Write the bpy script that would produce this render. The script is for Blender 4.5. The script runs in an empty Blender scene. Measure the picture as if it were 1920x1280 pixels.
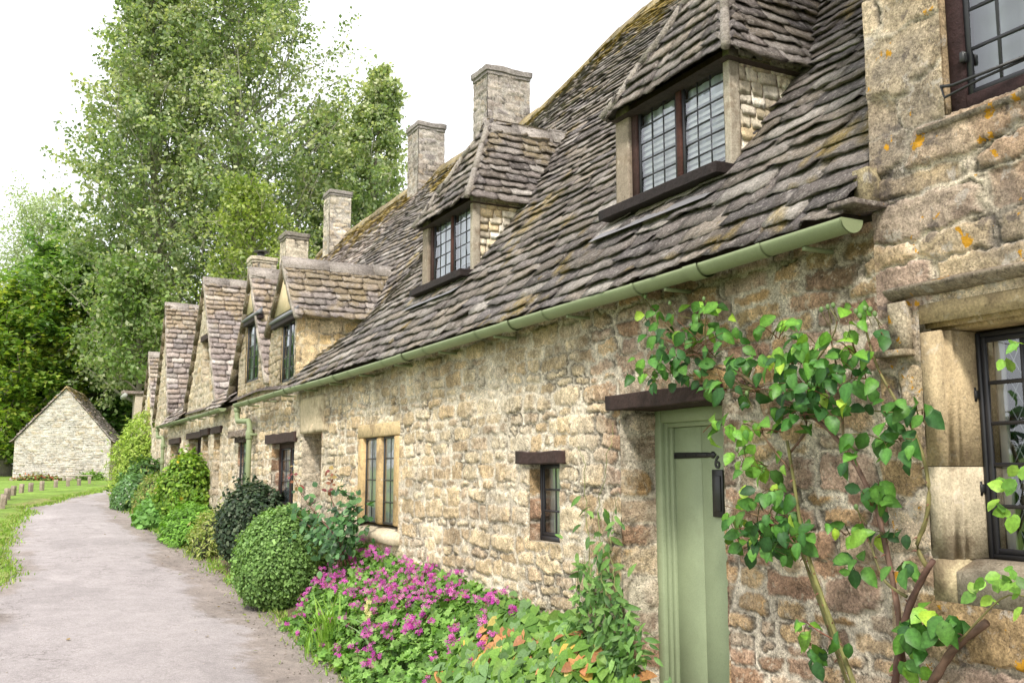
import bpy, bmesh, math, random
import numpy as np
from math import radians, sin, cos, tan, pi, sqrt, atan2

SC = bpy.context.scene
COL = SC.collection
random.seed(5)
RNG = np.random.default_rng(11)
A = np.array

# ------------------------------------------------------------------ camera model (also used to read positions off the photograph)
TH, PH, FPX, EYE = radians(27.4), radians(7.6), 1800.0, 1.55
R_ = A([cos(TH), -sin(TH), 0]); FH = A([sin(TH), cos(TH), 0])
F_ = FH * cos(PH) + A([0, 0, sin(PH)]); U_ = -FH * sin(PH) + A([0, 0, cos(PH)])
EYEP = A([0, 0, EYE])
def ray(x, y): return F_ + (x - 960) / FPX * R_ + (640 - y) / FPX * U_
def onX(x, y, X):
    d = ray(x, y); return EYEP + d * (X / d[0])
def onD(x, y, D):
    d = ray(x, y); return EYEP + d * (D / d.dot(FH))
GY = A([-80, -10, 4, 7, 10.5, 13, 17, 23, 30, 55, 75, 130, 600.])
GZ = A([-.3, -.2, -.1, 0, .2, .36, .6, .86, .92, .95, 1.12, 1.6, 4.])
_ys = np.linspace(-80, 600, 6801); _zs = np.interp(_ys, GY, GZ)
_k = np.hanning(21); _k /= _k.sum(); _zs = np.convolve(np.pad(_zs, 10, mode='edge'), _k, 'valid')
def G(Y): return np.interp(Y, _ys, _zs)
def onG(x, y):
    d = ray(x, y); t = .5
    while t < 400:
        p = EYEP + d * t
        if p[2] < G(p[1]): return p
        t *= 1.003
    return EYEP + d * t

# ------------------------------------------------------------------ noise
def _h(ix, iy, iz, seed):
    n = (ix * 374761393 + iy * 668265263 + iz * 2147483647 + seed * 974634533) & 0xffffffff
    n = ((n ^ (n >> 13)) * 1274126177) & 0xffffffff
    n = ((n ^ (n >> 16)) * 2246822519) & 0xffffffff
    return ((n ^ (n >> 15)) & 0xffffff) / 8388607.5 - 1.0
def vnoise(x, y, z=0., seed=0):
    x, y, z = np.broadcast_arrays(np.asarray(x, float), np.asarray(y, float), np.asarray(z, float))
    ix, iy, iz = [np.floor(q).astype(np.int64) for q in (x, y, z)]
    fx, fy, fz = x - ix, y - iy, z - iz
    fx, fy, fz = [q * q * (3 - 2 * q) for q in (fx, fy, fz)]
    r = 0
    for a in (0, 1):
        for b in (0, 1):
            for c in (0, 1):
                w = (fx if a else 1 - fx) * (fy if b else 1 - fy) * (fz if c else 1 - fz)
                r = r + w * _h(ix + a, iy + b, iz + c, seed)
    return r
def fbm(x, y, z=0., seed=0, oct=4):
    r, a, s = 0, .5, 1.
    for o in range(oct):
        r = r + a * vnoise(np.asarray(x) * s, np.asarray(y) * s, np.asarray(z) * s, seed + o * 17)
        a *= .5; s *= 2.03
    return r
def sstep(a, b, x):
    t = np.clip((np.asarray(x, float) - a) / (b - a), 0, 1); return t * t * (3 - 2 * t)
def rnd(a, b, n=None): return RNG.uniform(a, b, n)

# ------------------------------------------------------------------ mesh building
class MB:
    def __init__(s): s.v = []; s.c = []; s.f = {3: [], 4: []}; s.n = 0
    def add(s, v, f, c=(.5, .5, .5)):
        v = np.asarray(v, float).reshape(-1, 3); c = np.asarray(c, float)
        if c.ndim == 1: c = np.tile(c, (len(v), 1))
        for ff in (f if isinstance(f, (list, tuple)) else [f]):
            ff = np.asarray(ff, np.int64)
            if ff.size: s.f[ff.shape[1]].append(ff + s.n)
        s.v.append(v); s.c.append(c); s.n += len(v)
    def box(s, x0, x1, y0, y1, z0, z1, c=(.5, .5, .5), b=.004, rough=0.):
        bm = bmesh.new(); bmesh.ops.create_cube(bm, size=1)
        dx, dy, dz = x1 - x0, y1 - y0, z1 - z0
        for v in bm.verts: v.co = ((x0 + x1) / 2 + v.co.x * dx, (y0 + y1) / 2 + v.co.y * dy, (z0 + z1) / 2 + v.co.z * dz)
        bb = min(b, .3 * min(abs(dx), abs(dy), abs(dz)))
        if rough:
            n = max(1, int(max(abs(dx), abs(dy), abs(dz)) / .09))
            bmesh.ops.subdivide_edges(bm, edges=bm.edges[:], cuts=min(n, 14), use_grid_fill=True)
        elif bb > 0: bmesh.ops.bevel(bm, geom=bm.edges[:], offset=bb, segments=1, affect='EDGES')
        s.bm(bm, c, rough)
    def bm(s, bm, c, rough=0.):
        bm.verts.ensure_lookup_table(); bm.verts.index_update()
        bmesh.ops.triangulate(bm, faces=[f for f in bm.faces if len(f.verts) > 4])
        v = A([q.co[:] for q in bm.verts])
        if rough:
            v = v + rough * np.stack([fbm(v[:, 0] * 6, v[:, 1] * 6, v[:, 2] * 6, 40 + k) for k in range(3)], 1)
        s.add(v, [A([[q.index for q in f.verts] for f in bm.faces if len(f.verts) == k]).reshape(-1, k) for k in (3, 4)], c)
        bm.free()
    def tube(s, pts, rad, c=(.2, .15, .1), n=6, cap=True):
        pts = np.asarray(pts, float); m = len(pts)
        rad = np.broadcast_to(np.asarray(rad, float), (m,))
        t = np.gradient(pts, axis=0); t /= np.linalg.norm(t, axis=1)[:, None] + 1e-9
        ref = A([0, 0, 1.]) if abs(t[0][2]) < .9 else A([1., 0, 0])
        a = np.cross(t, ref); a /= np.linalg.norm(a, axis=1)[:, None] + 1e-9
        b = np.cross(t, a)
        an = np.arange(n) * 2 * pi / n
        v = pts[:, None, :] + rad[:, None, None] * (np.cos(an)[None, :, None] * a[:, None, :] + np.sin(an)[None, :, None] * b[:, None, :])
        i = np.arange(m - 1)[:, None] * n; j = np.arange(n)[None, :]; j2 = (j + 1) % n
        f = np.stack([i + j, i + j2, i + n + j2, i + n + j], -1).reshape(-1, 4)
        v = v.reshape(-1, 3)
        fs = [f]
        if cap:
            v = np.vstack([v, pts[0], pts[-1]])
            jj = np.arange(n); k = (jj + 1) % n
            fs.append(np.stack([np.full(n, m * n), k, jj], 1)); fs.append(np.stack([np.full(n, m * n + 1), (m - 1) * n + jj, (m - 1) * n + k], 1))
        s.add(v, fs, c)
    def scatter(s, tv, tf, pos, M, size, col, colvar=None):
        """copies of a template (tv, tf) at pos with 3x3 frames M (columns = local axes)"""
        pos = np.asarray(pos, float); n = len(pos)
        if n == 0: return
        size = np.broadcast_to(np.asarray(size, float), (n,))
        v = np.einsum('nij,kj->nki', M, tv) * size[:, None, None] + pos[:, None, :]
        k = len(tv)
        fs = [(np.asarray(f)[None] + (np.arange(n) * k)[:, None, None]).reshape(-1, np.asarray(f).shape[1]) for f in tf]
        col = np.asarray(col, float); col = np.broadcast_to(col, (n, 3))
        c = np.repeat(col[:, None, :], k, 1)
        if colvar is not None: c = c * np.asarray(colvar)[None, :, None]
        s.add(v.reshape(-1, 3), fs, c.reshape(-1, 3))
    def build(s, name, mat, parent=None, smooth=False):
        me = bpy.data.meshes.new(name)
        v = np.vstack(s.v).astype(np.float32); c = np.vstack(s.c)
        me.vertices.add(len(v)); me.vertices.foreach_set('co', v.ravel())
        li, ls, st = [], [], 0
        for k in (3, 4):
            for f in s.f[k]:
                li.append(f.ravel()); ls.append(st + np.arange(len(f)) * k); st += f.size
        li = np.concatenate(li).astype(np.int32); ls = np.concatenate(ls).astype(np.int32)
        me.loops.add(len(li)); me.loops.foreach_set('vertex_index', li)
        me.polygons.add(len(ls)); me.polygons.foreach_set('loop_start', ls)
        if smooth: me.polygons.foreach_set('use_smooth', np.ones(len(ls), bool))
        me.update(calc_edges=True); me.validate()
        at = me.attributes.new('Col', 'FLOAT_COLOR', 'POINT')
        at.data.foreach_set('color', np.hstack([np.clip(c, 0, 1), np.ones((len(c), 1))]).astype(np.float32).ravel())
        me.materials.append(mat)
        o = bpy.data.objects.new(name, me); COL.objects.link(o)
        if parent is not None: o.parent = parent
        return o
ROOTS = {}
def tag(o, label=None, cat=None, group=None, kind=None):
    if label: o['label'] = label
    if cat: o['category'] = cat
    if group: o['group'] = group
    if kind: o['kind'] = kind
    return o
def thing(name, label, cat, group=None):
    o = bpy.data.objects.new(name, None); COL.objects.link(o); o.empty_display_size = .2
    return tag(o, label, cat, group)

# ------------------------------------------------------------------ materials
class NT:
    def __init__(s, name):
        s.m = bpy.data.materials.new(name); s.m.use_nodes = True; s.t = s.m.node_tree; s.t.nodes.clear()
        s.out = s.n('ShaderNodeOutputMaterial')
    def n(s, t, **kw):
        q = s.t.nodes.new(t)
        for k, v in kw.items():
            if k in q.inputs.keys() if isinstance(k, str) else False: q.inputs[k].default_value = v
            else: setattr(q, k, v)
        return q
    def l(s, a, b): s.t.links.new(a, b)
def noise(N, vec, scale, detail=4, rough=.6):
    q = N.n('ShaderNodeTexNoise'); q.inputs['Scale'].default_value = scale; q.inputs['Detail'].default_value = detail
    q.inputs['Roughness'].default_value = rough; N.l(vec, q.inputs['Vector']); return q.outputs['Fac']
def maprange(N, v, a, b, c, d):
    q = N.n('ShaderNodeMapRange'); q.inputs[1].default_value = a; q.inputs[2].default_value = b; q.inputs[3].default_value = c; q.inputs[4].default_value = d
    N.l(v, q.inputs[0]); return q.outputs[0]
def mixc(N, fac, a, b, blend='MIX'):
    q = N.n('ShaderNodeMix'); q.data_type = 'RGBA'; q.blend_type = blend
    for s_, v in ((0, fac), (6, a), (7, b)):
        if hasattr(v, 'links'): N.l(v, q.inputs[s_])
        else: q.inputs[s_].default_value = v if s_ == 0 else (*v, 1)
    return q.outputs[2]
def surf_mat(name, rough=.85, spec=.3, scale=30, var=.35, bump=.4, bscale=60, dist=.004, spots=(), big=.15, fine=0, fvar=.4, veins=()):
    """colour from the mesh's own Col attribute, broken up by noise at three sizes, with bump"""
    N = NT(name)
    tc = N.n('ShaderNodeTexCoord').outputs['Object']
    at = N.n('ShaderNodeAttribute'); at.attribute_name = 'Col'
    c = at.outputs['Color']
    n1 = noise(N, tc, scale, 6, .7); n0 = noise(N, tc, scale * .12, 4)
    f = maprange(N, n1, .25, .75, 1 - var, 1 + var); c = mixc(N, 1., c, f, 'MULTIPLY')
    f = maprange(N, n0, .3, .7, 1 - big, 1 + big); c = mixc(N, 1., c, f, 'MULTIPLY')
    if fine:
        f = maprange(N, noise(N, tc, fine, 3, .8), .3, .7, 1 - fvar, 1 + fvar); c = mixc(N, 1., c, f, 'MULTIPLY')
    for sc, lo, hi, colr, amt in spots:
        v = noise(N, tc, sc, 5, .65); c = mixc(N, maprange(N, v, lo, hi, 0, amt), c, colr)
    for sc, wd_, amt in veins:
        v = noise(N, tc, sc, 7, .68); m1 = N.n('ShaderNodeMath'); m1.operation = 'SUBTRACT'; N.l(v, m1.inputs[0]); m1.inputs[1].default_value = .5
        m2 = N.n('ShaderNodeMath'); m2.operation = 'ABSOLUTE'; N.l(m1.outputs[0], m2.inputs[0])
        g1 = maprange(N, m2.outputs[0], 0, wd_, amt, 0); g2 = maprange(N, noise(N, tc, sc * .35, 2), .45, .6, 0, 1)
        m3 = N.n('ShaderNodeMath'); m3.operation = 'MULTIPLY'; N.l(g1, m3.inputs[0]); N.l(g2, m3.inputs[1])
        c = mixc(N, m3.outputs[0], c, (.06, .045, .035))
    b = N.n('ShaderNodeBsdfPrincipled'); b.inputs['Roughness'].default_value = rough; b.inputs['Specular IOR Level'].default_value = spec
    N.l(c, b.inputs['Base Color'])
    if bump:
        n2 = noise(N, tc, bscale, 8, .72)
        q = N.n('ShaderNodeBump'); q.inputs['Strength'].default_value = bump; q.inputs['Distance'].default_value = dist
        N.l(n2, q.inputs['Height'])
        if fine:
            q2 = N.n('ShaderNodeBump'); q2.inputs['Strength'].default_value = bump; q2.inputs['Distance'].default_value = .9 / fine; N.l(noise(N, tc, fine, 4, .75), q2.inputs['Height']); N.l(q.outputs[0], q2.inputs['Normal']); q = q2
        N.l(q.outputs[0], b.inputs['Normal'])
    N.l(b.outputs[0], N.out.inputs['Surface'])
    return N.m
def leaf_mat(name, rough=.42, trans=.32, spec=.45, var=.18, scale=60):
    N = NT(name)
    at = N.n('ShaderNodeAttribute'); at.attribute_name = 'Col'
    tc = N.n('ShaderNodeTexCoord').outputs['Object']
    f = maprange(N, noise(N, tc, scale, 3), .3, .7, 1 - var, 1 + var)
    c = mixc(N, 1., at.outputs['Color'], f, 'MULTIPLY')
    b = N.n('ShaderNodeBsdfPrincipled'); b.inputs['Roughness'].default_value = rough; b.inputs['Specular IOR Level'].default_value = spec
    N.l(c, b.inputs['Base Color'])
    t = N.n('ShaderNodeBsdfTranslucent')
    c2 = mixc(N, 1., c, (1.25, 1.35, .55), 'MULTIPLY'); N.l(c2, t.inputs['Color'])
    m = N.n('ShaderNodeMixShader'); m.inputs[0].default_value = trans
    N.l(b.outputs[0], m.inputs[1]); N.l(t.outputs[0], m.inputs[2]); N.l(m.outputs[0], N.out.inputs['Surface'])
    return N.m
def glass_mat():
    N = NT('window_glass')
    fr = N.n('ShaderNodeFresnel'); fr.inputs['IOR'].default_value = 1.55
    tc = N.n('ShaderNodeTexCoord').outputs['Object']
    q = N.n('ShaderNodeBump'); q.inputs['Strength'].default_value = .25; q.inputs['Distance'].default_value = .004
    N.l(noise(N, tc, 7, 2), q.inputs['Height'])
    g = N.n('ShaderNodeBsdfGlossy'); g.inputs['Roughness'].default_value = .03; g.inputs['Color'].default_value = (.95, .97, 1, 1)
    N.l(q.outputs[0], g.inputs['Normal'])
    t = N.n('ShaderNodeBsdfTransparent'); t.inputs['Color'].default_value = (.96, .98, .985, 1)
    m = N.n('ShaderNodeMixShader')
    N.l(maprange(N, fr.outputs[0], 0, 1, .09, 1.2), m.inputs[0]); N.l(t.outputs[0], m.inputs[1]); N.l(g.outputs[0], m.inputs[2])
    N.l(m.outputs[0], N.out.inputs['Surface']); return N.m

M = {}
M['stone'] = surf_mat('rubble_stone', .92, .12, 22, .38, .8, 38, .022, spots=[(26, .57, .64, (.62, .55, .43), .55), (17, .61, .67, (.14, .105, .07), .55), (64, .60, .65, (.075, .055, .04), .6)], fine=85, fvar=.5, veins=[(9, .016, .75), (22, .02, .6)])
M['stone_near'] = surf_mat('lichened_stone', .92, .12, 26, .4, .8, 42, .022, spots=[(14, .57, .64, (.58, .53, .47), .6), (9, .59, .65, (.095, .08, .08), .65), (70, .61, .65, (.08, .06, .045), .6), (10, .63, .645, (.62, .31, .02), .95)], fine=95, fvar=.5, veins=[(8, .014, .8), (20, .018, .6)])
M['dressed'] = surf_mat('dressed_limestone', .9, .12, 24, .28, .6, 60, .008, spots=[(4, .54, .64, (.17, .12, .075), .65), (11, .60, .68, (.62, .54, .43), .6), (60, .62, .67, (.12, .09, .06), .5)], fine=110, fvar=.3)
M['plaster'] = surf_mat('lime_render', .92, .15, 14, .16, .5, 40, .012, fine=90, fvar=.2)
M['hung'] = surf_mat('hung_stone_slate', .9, .15, 22, .25, .5, 60, .008, spots=[(12, .60, .68, (.30, .22, .13), .5), (30, .60, .66, (.70, .65, .57), .6)], fine=100, fvar=.3)
M['slate'] = surf_mat('stone_slate', .9, .18, 30, .45, .8, 45, .012, spots=[(16, .57, .65, (.42, .38, .35), .75), (48, .58, .64, (.52, .48, .44), .65), (75, .61, .65, (.045, .038, .036), .6), (4.5, .71, .74, (.30, .19, .02), .5)], fine=90, fvar=.5, veins=[(14, .02, .5)])
M['wood'] = surf_mat('dark_oak', .75, .3, 25, .45, .9, 40, .012)
M['paint'] = surf_mat('sage_paint', .55, .35, 8, .08, .3, 90, .002, big=.08, fine=160, fvar=.10, spots=[(3.5, .60, .75, (.17, .19, .10), .45), (45, .68, .72, (.10, .10, .06), .5)])
M['iron'] = surf_mat('black_iron', .45, .5, 30, .2, .2, 120, .001)
M['lead'] = surf_mat('lead_sheet', .55, .5, 12, .2, .3, 30, .003)
M['cloth'] = surf_mat('curtain_cloth', .9, .1, 20, .08, .1, 60, .002)
M['glass'] = glass_mat()
M['asphalt'] = surf_mat('worn_tarmac', .92, .12, 40, .2, .8, 70, .010, fine=130, fvar=.32, veins=[(1.3, .010, .6), (5, .010, .35)], spots=[(120, .66, .72, (.20, .18, .17), .5), (95, .68, .74, (.62, .58, .56), .5)], big=.08)
M['soil'] = surf_mat('garden_soil', .95, .1, 40, .4, .8, 60, .01)
M['turf'] = surf_mat('lawn_turf', .9, .2, 25, .4, .8, 70, .02, big=.25)
M['leaf'] = leaf_mat('leaf', .5, .34, .3, .25, 90)
M['leaf_gloss'] = leaf_mat('glossy_leaf', .46, .28, .32, .25, 90)
M['leaf_tree'] = leaf_mat('tree_leaf', .45, .44, .4, .15, 3)
M['petal'] = leaf_mat('petal', .6, .35, .2, .1)
M['bark'] = surf_mat('bark', .9, .2, 14, .35, .8, 30, .01)
M['stem'] = surf_mat('plant_stem', .7, .3, 40, .3, .4, 90, .002)

# ------------------------------------------------------------------ masonry: a rubble wall as a relief mesh, stone by stone
STONE_PAL = A([[.44, .33, .18], [.48, .38, .23], [.40, .28, .14], [.34, .24, .135], [.50, .42, .28], [.38, .305, .20], [.34, .25, .17], [.52, .44, .30]])
PINK_PAL = A([[.38, .25, .17], [.32, .21, .15], [.44, .30, .17], [.36, .26, .20], [.48, .35, .20], [.29, .19, .125], [.43, .34, .25], [.42, .28, .14]])
PALE_PAL = A([[.52, .46, .36], [.56, .50, .41], [.48, .40, .29], [.58, .53, .45], [.44, .38, .30]])
GREY_PAL = A([[.30, .27, .245], [.36, .33, .30], [.26, .23, .21], [.40, .36, .32], [.34, .29, .24], [.25, .23, .225]])
def axis_pts(a, b, step, extra=()):
    pts = [a]
    while pts[-1] < b: pts.append(pts[-1] + (step(pts[-1]) if callable(step) else step))
    pts = A(pts); pts[-1] = b
    e = A([q for q in extra if a < q < b])
    if len(e):
        for q in e: pts[np.argmin(abs(pts - q))] = q
        pts = np.unique(np.concatenate([pts, e]))
    return pts
def masonry(mb, O, U, V, N, W, H, step=.012, vstep=None, course=(.09, .16), length=(.14, .42), holes=(), mask=None, relief=.013, mort=(.004, .018),
            pal=STONE_PAL, pal2=None, mcol=(.69, .61, .485), seed=0, uw=0., stain=None, wob=.018, lump=1., ang=1., smear_k=None):
    O, U, V, N = [A(q, dtype=float) for q in (O, U, V, N)]
    rg = np.random.default_rng(seed + 1000)
    us = axis_pts(0, W, step, [q for h in holes for q in h[:2]])
    vs = axis_pts(0, H, vstep or (step if not callable(step) else .012), [q for h in holes for q in h[2:]])
    uu, vv = np.meshgrid(us, vs, indexing='ij'); sh = uu.shape
    u = uu.ravel(); v = vv.ravel()
    wu = u + wob * 1.5 * fbm(u * 6, v * 6, seed, seed + 3) + .020 * fbm(u * 22, v * 22, 0, seed + 4)
    wv = v + wob * 1.3 * vnoise(u * 1.1, v * .8, seed, seed + 5) + wob * 1.1 * fbm(u * 6, v * 6, seed, seed + 6) + .018 * fbm(u * 24, v * 24, 0, seed + 7)
    cs = [-.15]
    while cs[-1] < H + .25: cs.append(cs[-1] + rg.uniform(*course))
    cs = A(cs); nr = len(cs) - 1; k = np.clip(np.searchsorted(cs, wv) - 1, 0, nr - 1)
    SX, SYv, SW, SH, off = [], [], [], [], [0]
    for c in range(nr):
        hh = cs[c + 1] - cs[c]; x = -.6 - rg.uniform(0, .3); xs, ws = [], []
        while x < W + .6:
            l = rg.uniform(*length) * (.7 + .5 * hh / course[1]); xs.append(x + l / 2); ws.append(l / 2); x += l
        n_ = len(xs); SX.append(A(xs)); SW.append(A(ws)); SYv.append((cs[c] + cs[c + 1]) / 2 + rg.uniform(-.22, .22, n_) * hh); SH.append(hh / 2 * rg.uniform(.72, 1.3, n_)); off.append(off[-1] + n_)
    SXa, SYa, SWa, SHa = [np.concatenate(q_) for q_ in (SX, SYv, SW, SH)]
    F1 = np.full(len(u), 9.); F2 = np.full(len(u), 9.); cid = np.zeros(len(u), np.int64)
    for c in range(nr):
        for dk in (-1, 0, 1):
            i = np.where(k == c - dk)[0]
            if len(i) == 0: continue
            j0 = np.searchsorted(SX[c], wu[i])
            for dj in (-2, -1, 0, 1):
                j = np.clip(j0 + dj, 0, len(SX[c]) - 1); g_ = off[c] + j
                if dj != -2: dup = (j == np.clip(j0 + dj - 1, 0, len(SX[c]) - 1))
                else: dup = np.zeros(len(i), bool)
                d_ = ((np.abs(wu[i] - SXa[g_]) / SWa[g_]) ** 5 + (np.abs(wv[i] - SYa[g_]) / SHa[g_]) ** 5) ** .2
                d_ = np.where(dup, 99., d_); f1 = F1[i]; better = d_ < f1
                F2[i] = np.where(better, f1, np.minimum(F2[i], d_)); F1[i] = np.where(better, d_, f1); cid[i] = np.where(better, g_, cid[i])
    e = (F2 - F1) * .5 * np.minimum(SHa[cid] * 1.1, SWa[cid]); su = wu - SXa[cid]; sv = wv - SYa[cid]
    h1, h2, h3, h4 = [_h(cid, 0 * cid, q, seed + 20 + q) for q in range(4)]
    mw = mort[0] + (h1 * .5 + .5) * (mort[1] - mort[0])
    d = e - mw + .004 * fbm(u * 45, v * 45, 0, seed + 11)
    body = 1 - np.exp(-np.clip(d, 0, None) / .0055)
    rough = fbm(u * 9, v * 9, seed, seed + 12, 5); fine = fbm(u * 40, v * 40, seed, seed + 13, 3); strata = fbm(u * 7, v * 34, seed, seed + 18, 3) * 1.2 + np.abs(fbm(u * 14, v * 20, seed, seed + 19, 3)) * -1.4 + .3
    h = np.where(d > 0, relief * body * (.7 + .5 * h2) + body * (h3 * .008 + su * h4 * .07 + ang * sv * h2 * .10 + rough * relief * .8 * lump + strata * relief * .42 * lump), 0) + fine * .005
    h = np.where(d <= 0, -.002 + .006 * fbm(u * 12, v * 12, seed, seed + 14) + fine * .003, h)
    ke = sstep(0, .05, np.minimum(u, W - u)); h = h * (.3 + .7 * ke) + .006 * (1 - ke)
    for a_, b_, c_, d_ in holes:
        ds = np.hypot(np.maximum(np.maximum(a_ - u, u - b_), 0), np.maximum(np.maximum(c_ - v, v - d_), 0)); k_ = sstep(0, .05, ds); h = h * (.25 + .75 * k_) + .007 * (1 - k_)
    hp = (h1 * .5 + .5) * .999
    p = pal[(hp * len(pal)).astype(int)]
    if pal2 is not None:
        q = pal2[0][(hp * len(pal2[0])).astype(int)]; w = pal2[1](u + uw, v)[:, None]; p = p * (1 - w) + q * w
    p = p * A([1.13, 1.09, 1.05]) * (1 + .18 * h2)[:, None] * np.clip(1 + .42 * rough + .30 * fine + .22 * strata, .3, 1.8)[:, None]
    mk = A(mcol)[None] * (1 + .25 * fbm(u * 6, v * 6, 0, seed + 15) + .15 * fine)[:, None]
    w = sstep(-.002, .006, d)[:, None]; smear = sstep(-.05, .4, fbm(u * 2.4, v * 2.4, 3, seed + 16) + .3 * fine)[:, None] * .6
    if smear_k is not None: smear = smear * smear_k(u + uw, v)[:, None]; mw_ = 0
    c = mk * (1 - w * (1 - smear)) + p * w * (1 - smear)
    crk_shade = np.exp(-((d + .001) / .0035) ** 2) * sstep(-.1, .25, fbm(u * 4, v * 7, 9, seed + 21) + h4 * .2); c = c * (1 - .72 * crk_shade[:, None]); h = h - .010 * crk_shade  # joint cracks: dipped in relief, their shadow and dirt painted darker in the colour
    if stain is not None:
        sc, sa = stain(u + uw, v); c = c * (1 - sa[:, None]) + sc * sa[:, None]
    P = O + u[:, None] * U + v[:, None] * V + h[:, None] * N
    nu, nv = sh
    i = np.arange(nu - 1)[:, None] * nv + np.arange(nv - 1)[None]; f = np.stack([i, i + 1, i + nv + 1, i + nv], -1).reshape(-1, 4)
    if np.cross(V, U).dot(N) < 0: f = f[:, ::-1]
    cu = u[f].mean(1); cv = v[f].mean(1); keep = np.ones(len(f), bool)
    for a, b, c0, c1 in holes: keep &= ~((cu > a) & (cu < b) & (cv > c0) & (cv < c1))
    if mask is not None: keep &= mask(cu, cv)
    f = f[keep]; used = np.unique(f); re = np.zeros(len(u), np.int64); re[used] = np.arange(len(used))
    mb.add(P[used], re[f], c[used])

# ------------------------------------------------------------------ stone slates
SLATE_PAL = A([[.185, .158, .145], [.235, .203, .182], [.145, .125, .117], [.27, .238, .215], [.215, .182, .155], [.33, .297, .268], [.17, .150, .145], [.255, .215, .178]])
PALE_SLATE = A([[.30, .245, .22], [.36, .30, .27], [.25, .205, .19], [.42, .37, .335], [.33, .265, .225], [.29, .25, .24]])
def slates(mb, f, nrm, courses, urange, width=(.2, .42), thick=.0135, pal=SLATE_PAL, skip=None, seed=0, moss=None, wobk=.75):
    rg = np.random.default_rng(seed + 77)
    for k in range(len(courses) - 1):
        s0 = courses[k]; ex = courses[k + 1] - s0
        ua, ub = urange(s0 + ex * .3)
        if ub - ua < .04: continue
        u = ua - rg.uniform(0, .15); first = True
        while u < ub:
            w = rg.uniform(*width) * (.75 + .8 * ex / .2 * .5)
            a, b = max(u, ua), min(u + w, ub); u += w
            if b - a < .05: continue
            if skip is not None and skip(.5 * (a + b), s0 + ex * .3): continue
            th = thick * rg.uniform(.6, 1.5); g = rg.uniform(.001, .006); K = 7
            nk = min(1., thick / .0125); cu = np.linspace(a + g, b - g, K); cu[1:-1] += rg.normal(0, .08, K - 2) * (b - a) / K
            wob = rg.normal(0, .075 * ex, K); wob[0] += rg.uniform(.02, .32) * ex * (rg.random() < .7); wob[-1] += rg.uniform(.02, .32) * ex * (rg.random() < .7)
            wob *= wobk
            wob += wobk * np.linspace(-1, 1, K) * rg.normal(0, .06) * ex + rg.normal(0, .06) * ex
            rows = [s0 + wob, np.full(K, s0 + ex * .55), np.full(K, s0 + ex * 1.5)]
            lift = rg.uniform(0, .014) * (thick / .022); tl = np.linspace(-1, 1, K) * rg.normal(0, .006) * nk
            hs = [th * 1.35 + lift + tl + rg.normal(0, .0028, K) * nk, th * 1.0 + lift * .6 + tl * .6 + rg.normal(0, .0035, K) * nk, np.full(K, .002)]
            U = np.concatenate([cu, cu, cu, cu, cu[[0, -1]], cu[[0, -1]]])
            S = np.concatenate([*rows, rows[0] + .022 + rg.normal(0, .006, K), rows[1][[0, -1]], rows[2][[0, -1]]])
            Hh = np.concatenate([*hs, hs[0] - th * 1.0 - rg.uniform(0, .004, K), hs[1][[0, -1]] - th, [-.02, -.02]])
            P = f(U, S) + Hh[:, None] * (nrm(U, S) if callable(nrm) else nrm)
            c = pal[rg.integers(len(pal))] * rg.uniform(.75, 1.3); NV = 4 * K + 4
            cc = np.tile(c, (NV, 1)) * (1 + rg.normal(0, .12, (NV, 1)))
            cc[:K] *= 1.12
            if moss is not None:
                mc, mw = moss(U, S); cc = cc * (1 - mw[:, None]) + mc * mw[:, None]
            q = [[i, i + 1, i + K + 1, i + K] for i in range(K - 1)] + [[i + K, i + K + 1, i + 2 * K + 1, i + 2 * K] for i in range(K - 1)] + [[3 * K + i, 3 * K + 1 + i, i + 1, i] for i in range(K - 1)]
            z = 4 * K; q += [[0, K, z, 3 * K], [K, 2 * K, z + 2, z], [K - 1, 4 * K - 1, z + 1, 2 * K - 1], [2 * K - 1, z + 1, z + 3, 3 * K - 1]]
            mb.add(P, A(q), cc)
def course_list(total, e0=.21, e1=.11):
    c = [0.]
    while c[-1] < total: c.append(c[-1] + (e0 + (e1 - e0) * c[-1] / total) * random.uniform(.88, 1.12))
    c[-1] = total; return c
def moss_fn(tot, amt=1., seed=0, col=(.31, .215, .035)):
    def f(U, S):
        t = tot(U) if callable(tot) else tot
        n = fbm(U * 2.2, S * 2.2, 0, 300 + seed); n2 = fbm(U * 9, S * 9, 0, 310 + seed)
        w = sstep(.0, .3, n * .9 + n2 * .6 + .58 - (t - S) * .66) * amt
        w = np.maximum(w, sstep(.50, .58, n + n2 * .7) * .6 * amt)
        return A(col) * (1 + .5 * n2[:, None]), w * .85
    return f
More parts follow.
